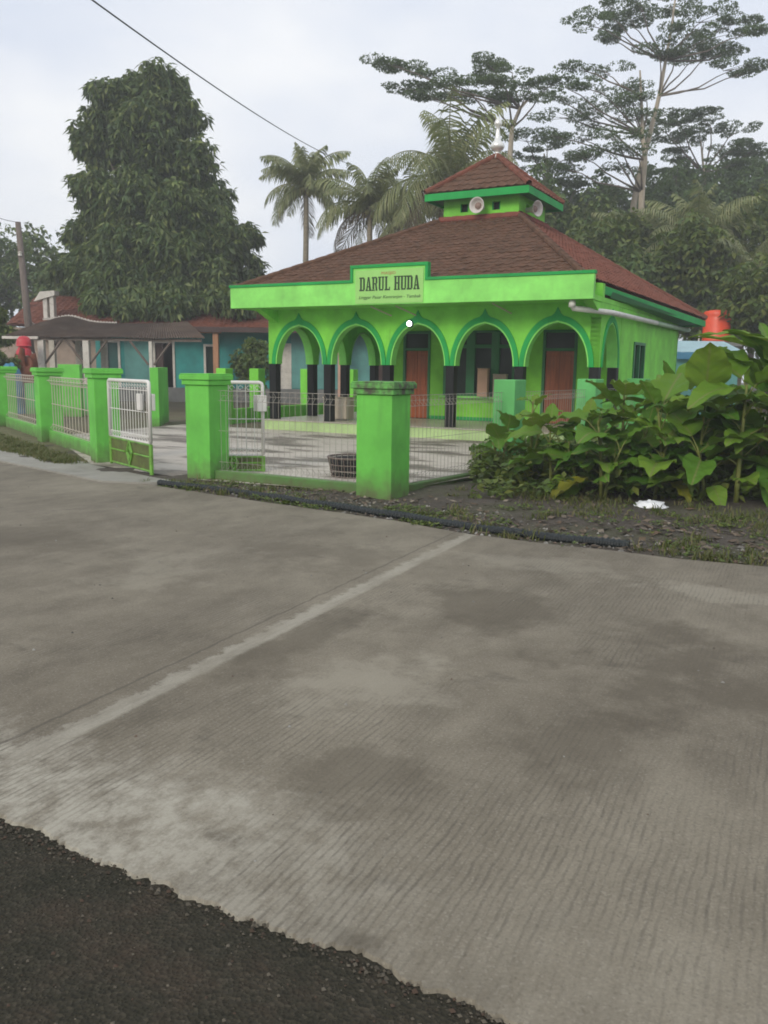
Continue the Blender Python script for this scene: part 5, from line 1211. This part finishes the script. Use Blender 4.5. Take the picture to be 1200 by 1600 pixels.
def palm(label, top, Yd, L, seed, nf=22, bend=0.6, nuts=True, lean=0.0, zb=0.0, up_bias=0.0):
    rg = random.Random(seed); c_ = at(*top, Yd)
    T = thing('coconut_palm', label, 'palm tree', (c_.x + lean, Yd, zb), site=False, group='coconut palms behind the mosque')
    b0 = Vector((c_.x + lean, Yd, zb)); tk = MB()
    pth = [b0.lerp(c_, f / 8) + Vector((-lean * 0.35 * math.sin(math.pi * f / 8), 0, 0)) for f in range(9)]
    tk.tube(pth, [0.2 - 0.07 * f / 8 for f in range(9)], 8); tk.build('trunk', M['palmbark'], T, smooth=True)
    for i in range(nf):
        f = i / nf; lift = R(80) * (1 - f) ** 1.0 - R(35) * f + rg.gauss(0, 0.1) + up_bias; drop = R(70) + R(45) * f * rg.uniform(0.7, 1.1)
        key = (round(L, 1), i * 5 // nf, rg.randint(0, 1)); dry = f > 0.86
        if (key, dry) not in FR: FR[(key, dry)] = frond_mesh(L * (0.8 if f < 0.12 else 1), 100 + i, R(80) * (1 - f) - R(35) * f + up_bias, R(70) + R(45) * f).mesh('frond', M['palm_dry'] if dry else M['palm'])
        inst(FR[(key, dry)], 'frond', T, c_ + Vector((0, 0, -0.1 * f)), rot=(rg.gauss(0, 0.14), rg.gauss(0, 0.12), i * 2.39996 + rg.gauss(0, 0.2)), scale=rg.uniform(0.85, 1.12))
    if nuts:
        for i in range(6):
            a = i * 1.05; nb = MB(); nb.lathe([(0.001, -0.16), (0.1, -0.1), (0.13, 0), (0.09, 0.1), (0.001, 0.15)], 9, Matrix.Translation(c_ + Vector((0.28 * math.cos(a), 0.28 * math.sin(a), -0.35 - 0.12 * (i % 2)))))
            nb.build('coconut', M['coconut'], T, smooth=True)
palm('slender coconut palm standing clear of the roof at the far left of the palms', (478, 288), 48, 3.0, 3, 34, lean=-0.6, up_bias=0.2)
palm('coconut palm with pale nuts rising just above the roof edge', (578, 322), 45, 3.6, 5, 28, up_bias=0.12)
palm('coconut palm with long arching fronds directly left of the mosque tower', (705, 275), 40, 4.6, 8, 28, lean=0.3, up_bias=0.1)
palm('smaller coconut palm between the nut-bearing palm and the tower', (640, 340), 44, 3.4, 9, 22, nuts=False)
palm('young coconut palm with feathery fronds behind the right roof slope', (1010, 400), 46, 3.8, 12, 30, nuts=False, up_bias=0.25)
palm('bushy coconut palm with upright fronds above the orange water tank', (1090, 395), 44, 4.2, 15, 34, nuts=False, up_bias=0.3)
palm('low coconut palm with hanging fronds at the right edge above the leaves', (1165, 440), 40, 3.6, 18, 32, nuts=False, up_bias=0.15)

# rounder leafy trees and shrubs
def bush_tree(name, label, cat, base, rx, rz, cz, mat, seed, n=60, leaf=0.22, group=None, dens=26, trunk=True):
    rg = random.Random(seed); T = thing(name, label, cat, (base[0], base[1], 0), site=False, group=group); cr = MB(); c0 = Vector((base[0], base[1], cz)); tr = MB()
    tr.tube([(base[0], base[1], -0.05), (base[0] + 0.05, base[1], cz * 0.5), (base[0], base[1], cz)], [0.06 * rx + 0.05, 0.05 * rx + 0.03, 0.02], 7)
    for i in range(n):
        d = rdir(rg); k = rg.uniform(0.45, 1.0); q = c0 + Vector((d.x * rx * k, d.y * rx * k, d.z * rz * k)); lr = rg.uniform(0.22, 0.42) * min(rx, rz) ** 0.7
        if q.z < 0.15: q.z = 0.15
        if i % 4 == 0: tr.tube([(base[0], base[1], max(0, cz - rz * 0.6)), q], [0.03 * rx, 0.01], 4)
        for _ in range(dens):
            e_ = rdir(rg); leaf_quads(cr, q + e_ * lr, 4, leaf, leaf * 0.28, rg, 0.4)
    tr.build('trunk', M['bark'], T, smooth=True); cr.build('crown', M[mat], T)
    return T
q = at(400, 560, 33); bush_tree('garden_shrub', 'round dark green shrub before the teal house wall beside the mosque', 'shrub', (q.x, q.y), 0.75, 0.95, 1.9, 'hedge', 51, 34, 0.16)
for i, (px_, py_, Yd, rx, rz, lab) in enumerate(((15, 440, 62, 3.4, 3.0, 'grey green far tree left of the timber pole'), (75, 430, 58, 2.9, 3.2, 'rounded far tree between the timber pole and the big tree'), (-40, 430, 60, 3.5, 3.5, 'far tree at the left edge of the view'), (120, 460, 56, 2.6, 2.6, 'low far tree behind the orange roof'))):
    q = at(px_, py_, Yd); bush_tree('far_tree', lab, 'tree', (q.x, q.y), rx, rz, q.z, 'hedge', 60 + i, 60, 0.34, 'far trees at the left', 18)
q = at(8, 495, 34); bush_tree('garden_tree', 'yellow green leafy shrub at the left edge beside the carport', 'shrub', (q.x - 0.5, q.y), 0.9, 0.7, q.z - 0.3, 'shrub', 70, 30, 0.2)
q = at(8, 560, 29); bush_tree('garden_shrub', 'dark leafy shrub at the left edge behind the fence', 'shrub', (q.x - 0.3, q.y), 0.6, 0.8, 1.6, 'hedge', 71, 26, 0.18)
spec = [(905, 380, 50, 2.6, 2.6, 'hedge', 'dark leafy tree behind the mosque just right of the tower'), (960, 400, 44, 2.2, 2.2, 'shrub', 'yellow green bushy tree beside the pale trunk'),
        (1045, 440, 42, 2.2, 2.6, 'hedge', 'dark bushy tree behind the right end of the mosque roof'), (1130, 330, 58, 3.4, 2.8, 'albizia', 'grey green tree top beneath the dense dark layered tree'),
        (1185, 400, 44, 2.3, 3.2, 'shrub', 'bright yellow green tree at the right edge of the view'), (1205, 470, 36, 1.9, 2.2, 'shrub', 'leafy green bush behind the big leaves at the right edge'),
        (1060, 340, 56, 3.0, 2.6, 'albizia', 'dull green tree top behind the young palms'), (1120, 480, 40, 2.0, 2.0, 'hedge', 'dark bush behind the orange water tank'), (980, 460, 40, 1.8, 1.8, 'hedge', 'dark bush hidden behind the right roof slope'),
        (1220, 330, 56, 3.0, 3.0, 'albizia', 'grey green tree beyond the right edge'), (760, 330, 52, 3.0, 2.8, 'albizia', 'dull green tree directly behind the mosque tower'), (840, 345, 50, 2.6, 2.8, 'hedge', 'dark green tree behind the right speaker'),
        (925, 335, 58, 3.0, 2.4, 'albizia', 'soft green tree top under the sparse tiers left of the pale trunk'), (1040, 300, 62, 2.8, 2.2, 'albizia', 'soft green tree top just right of the pale trunk'), (1170, 285, 64, 3.4, 2.4, 'albizia', 'soft green tree top low at the right edge behind the dark layered tree'), (1085, 410, 40, 1.8, 1.8, 'shrub', 'bright yellow green bush behind the right roof end left of the tank')]
for i, (px_, py_, Yd, rx, rz, mt, lab) in enumerate(spec):
    q = at(px_, py_, Yd); bush_tree('leafy_tree', lab, 'tree', (q.x, q.y), rx, rz, q.z, mt, 80 + i, 70, 0.32, 'leafy trees behind the mosque', 20)
rg = random.Random(99); wd = MB()
for _ in range(420):
    x = rg.uniform(-75, 95); y = rg.uniform(78, 100); h_ = rg.uniform(1, 7) + (3 if x > 12 else 0)
    for _ in range(14):
        e_ = rdir(rg); leaf_quads(wd, Vector((x, y, h_)) + e_ * rg.uniform(0.6, 1.6), 4, 0.8, 0.22, rg, 0.3)
setting(wd, 'far_wood', M['albizia'], site=False, stuff=True)

# ================================================================ BROAD-LEAVED PLANTS AT THE RIGHT
def big_leaf(L, W_, droop, fold, seed, heart=False):
    rg = random.Random(seed); mb = MB(); n, k = 12, 6
    for i in range(n + 1):
        f = i / n; wv = math.sin(math.pi * f ** (0.62 if heart else 0.8)) ** (0.8 if heart else 0.9) * W_ / 2 + 0.001
        ang = -droop * f ** 1.4; x = L * f * (1 - 0.12 * droop * f); z = -L * droop * 0.42 * f ** 2.0
        for j in range(k + 1):
            u = j / k * 2 - 1
            mb.v.append((x, u * wv, z + abs(u) * wv * fold + 0.018 * math.sin(f * 19 + u * 3 + seed) * abs(u) + 0.01 * rg.uniform(-1, 1) * abs(u)))
    for i in range(n):
        for j in range(k): a = i * (k + 1) + j; mb.f.append((a, a + k + 1, a + k + 2, a + 1)); mb.m.append(0)
    return mb
LV = {'oval': [big_leaf(0.46, 0.30, d, f, s, True).mesh('leaf', M['bigleaf'], smooth=True) for d, f, s in ((0.5, 0.25, 1), (0.9, 0.15, 2), (0.3, 0.35, 3), (1.2, 0.2, 4))],
      'long': [big_leaf(0.95, 0.32, d, f, s).mesh('leaf', M['bigleaf'], smooth=True) for d, f, s in ((0.6, 0.3, 5), (1.0, 0.2, 6), (0.4, 0.4, 7))],
      'yellow': [big_leaf(0.46, 0.30, 0.7, 0.25, 9, True).mesh('leaf', M['bigleaf_yellow'], smooth=True)]}
def plant(name, label, pos, stems, seed, group):
    """stems: (height, lean_x, lean_y, n leaves, kind, scale)"""
    rg = random.Random(seed); T = thing(name, label, 'plant', (pos[0], pos[1], 0), site=False, group=group)
    for (h_, lx, ly, nl, kind, sc) in stems:
        ox_, oy_ = rg.gauss(0, 0.08), rg.gauss(0, 0.08); P = [Vector((pos[0] + ox_ + lx * (f / 6) ** 1.5, pos[1] + oy_ + ly * (f / 6) ** 1.5, h_ * f / 6)) for f in range(7)]
        st_ = MB(); st_.tube(P, [(0.020 + 0.012 * h_) * (1 - 0.6 * f / 6) for f in range(7)], 7)
        off = rg.uniform(0, 6.28); leaves = []
        nl = int(nl * 1.55)
        for i in range(nl):
            f = 0.16 + 0.84 * (i + rg.random() * 0.6) / nl; f = min(f, 1.0); k = f * 6; j = min(5, int(k)); p = P[j].lerp(P[j + 1], k - j)
            a = off + i * 2.4 + rg.gauss(0, 0.3); el = R(15) + R(50) * f + rg.gauss(0, 0.2); pl = (0.10 + 0.14 * rg.random()) * sc
            d = Vector((math.cos(a) * math.cos(el), math.sin(a) * math.cos(el), math.sin(el))); tip = p + d * pl
            st_.tube([p, p.lerp(tip, 0.5) + Vector((0, 0, 0.01)), tip], [0.012, 0.009, 0.006], 5)
            leaves.append((tip, a, el, f))
        so_ = st_.build('stem', M['stalk'], T, smooth=True)
        for tip, a, el, f in leaves:
            kd = 'yellow' if (kind == 'oval' and f < 0.45 and rg.random() < 0.22) else kind
            me = rg.choice(LV[kd]); inst(me, 'leaf', T, tip, rot=(rg.gauss(0, 0.25), -(el - R(30) + rg.gauss(0, 0.22)), a), scale=sc * rg.uniform(0.55, 1.3))
    return T
def gp_(px_, py_): 
    a = at(px_, py_, 10); d = a - Vector((0, 0, EYE)); t_ = -EYE / d.z; return (d * t_).xy
G1 = 'broad-leaved plants between the road verge and the mosque'
rg = random.Random(5)
PL = [ # px of base, depth, list of stems, label
 (778, 13.6, [(0.85, 0.1, 0, 8, 'oval', 0.95), (0.6, -0.2, -0.1, 6, 'oval', 0.9)], 'leftmost low broad-leaved plant beside the first dull green pillar'),
 (822, 13.0, [(1.25, 0.0, 0, 9, 'oval', 0.62), (0.8, 0.15, -0.1, 7, 'oval', 0.9)], 'pale-tipped plant rising between the two dull green pillars'),
 (858, 12.4, [(0.9, -0.05, 0, 8, 'oval', 1.0), (0.7, 0.2, -0.15, 7, 'oval', 1.0)], 'leafy plant directly before the second dull green pillar'),
 (900, 12.0, [(0.95, 0.05, 0, 9, 'oval', 1.05), (0.65, -0.2, -0.2, 7, 'oval', 1.0)], 'broad-leaved plant right of the second dull green pillar'),
 (945, 11.6, [(1.05, -0.1, 0, 9, 'oval', 1.1), (0.7, 0.15, -0.15, 7, 'oval', 1.1)], 'leafy plant left of the white plastic bag'),
 (985, 12.2, [(1.35, 0.0, 0.1, 9, 'oval', 1.15), (0.9, 0.2, 0, 6, 'long', 0.75)], 'taller plant with yellow lower leaves above the white plastic bag'),
 (1030, 11.6, [(1.25, -0.15, 0, 8, 'oval', 1.25), (0.8, 0.1, -0.1, 7, 'oval', 1.15)], 'dark broad-leaved plant just right of the white plastic bag'),
 (1062, 12.6, [(1.40, -0.1, 0, 8, 'long', 0.9), (1.0, 0.1, 0, 7, 'oval', 1.2)], 'plant with one long leaf reaching left over the mosque wall'),
 (1100, 11.5, [(1.2, 0.0, -0.05, 9, 'oval', 1.35), (0.75, -0.2, -0.15, 7, 'oval', 1.2)], 'plant with wide shining leaves in the middle of the thicket'),
 (1135, 12.4, [(1.25, -0.05, 0, 9, 'oval', 1.1), (1.1, 0.1, 0, 7, 'oval', 1.3)], 'tall plant with long upward leaves left of the pale stalk'),
 (1168, 11.2, [(1.35, 0.02, 0, 9, 'oval', 1.3)], 'plant with the thick pale yellow stalk near the right edge'),
 (1200, 11.9, [(1.65, 0.08, 0, 10, 'long', 0.95), (1.2, 0.0, -0.1, 8, 'oval', 1.3)], 'tallest broad-leaved plant at the right edge of the view'),
 (1240, 11.3, [(1.3, 0, 0, 9, 'oval', 1.4), (1.7, 0.15, 0, 8, 'long', 0.95)], 'plant beyond the right edge of the thicket'),
 (1005, 14.0, [(1.25, 0, 0, 9, 'oval', 1.2)], 'plant standing behind the thicket below the side window'),
 (1090, 14.2, [(1.3, 0, 0, 9, 'oval', 1.2)], 'rear plant before the small shed'),
 (1160, 14.0, [(1.3, 0, 0, 9, 'oval', 1.2)], 'rear tall plant below the orange water tank'),
]
for i, (px_, Yd, st_, lab) in enumerate(PL):
    k_ = 1.08 + 0.16 * max(0, min(1, (px_ - 930) / 200)); st_ = [(h_ * (1 + (0.03 if px_ < 1165 else 0.18)), a_, b_, n_, kd_, sc_ * k_) for h_, a_, b_, n_, kd_, sc_ in st_]
    q = at(px_, 740, Yd); plant('broadleaf_plant', lab, (q.x, q.y), st_, 200 + i, G1)
ug = MB(); rg = random.Random(77)
for _ in range(2600):
    px_ = rg.uniform(742, 1320); Yd = rg.uniform(11.2, 16.5); q = at(px_, 740, Yd)
    f = (px_ - 742) / 460; h_ = rg.uniform(0.05, 0.34 + 0.45 * min(1, f * 1.6)) * (0.6 if Yd < 11.9 else 1.0)
    if Yd < 12.4 - f * 0.9 and rg.random() < 0.75: continue
    leaf_quads(ug, Vector((q.x, q.y, h_)), 6, 0.15, 0.045, rg, -0.1, 0.4)
setting(ug, 'undergrowth', M['shrub'], site=False, stuff=True)

# ================================================================ AIR
hb = MB(); hb.box(-150, 150, -60, 160, -1.1, 27)
hz_ = hb.build('haze', []); hz_['kind'] = 'stuff'
m = bpy.data.materials.new('pale_haze'); m.use_nodes = True; t = m.node_tree; t.nodes.clear()
o_ = t.nodes.new('ShaderNodeOutputMaterial'); pv = t.nodes.new('ShaderNodeVolumePrincipled'); pv.inputs['Color'].default_value = (0.93, 0.95, 0.97, 1); pv.inputs['Density'].default_value = 0.0023
t.links.new(pv.outputs[0], o_.inputs['Volume']); hz_.data.materials.append(m)
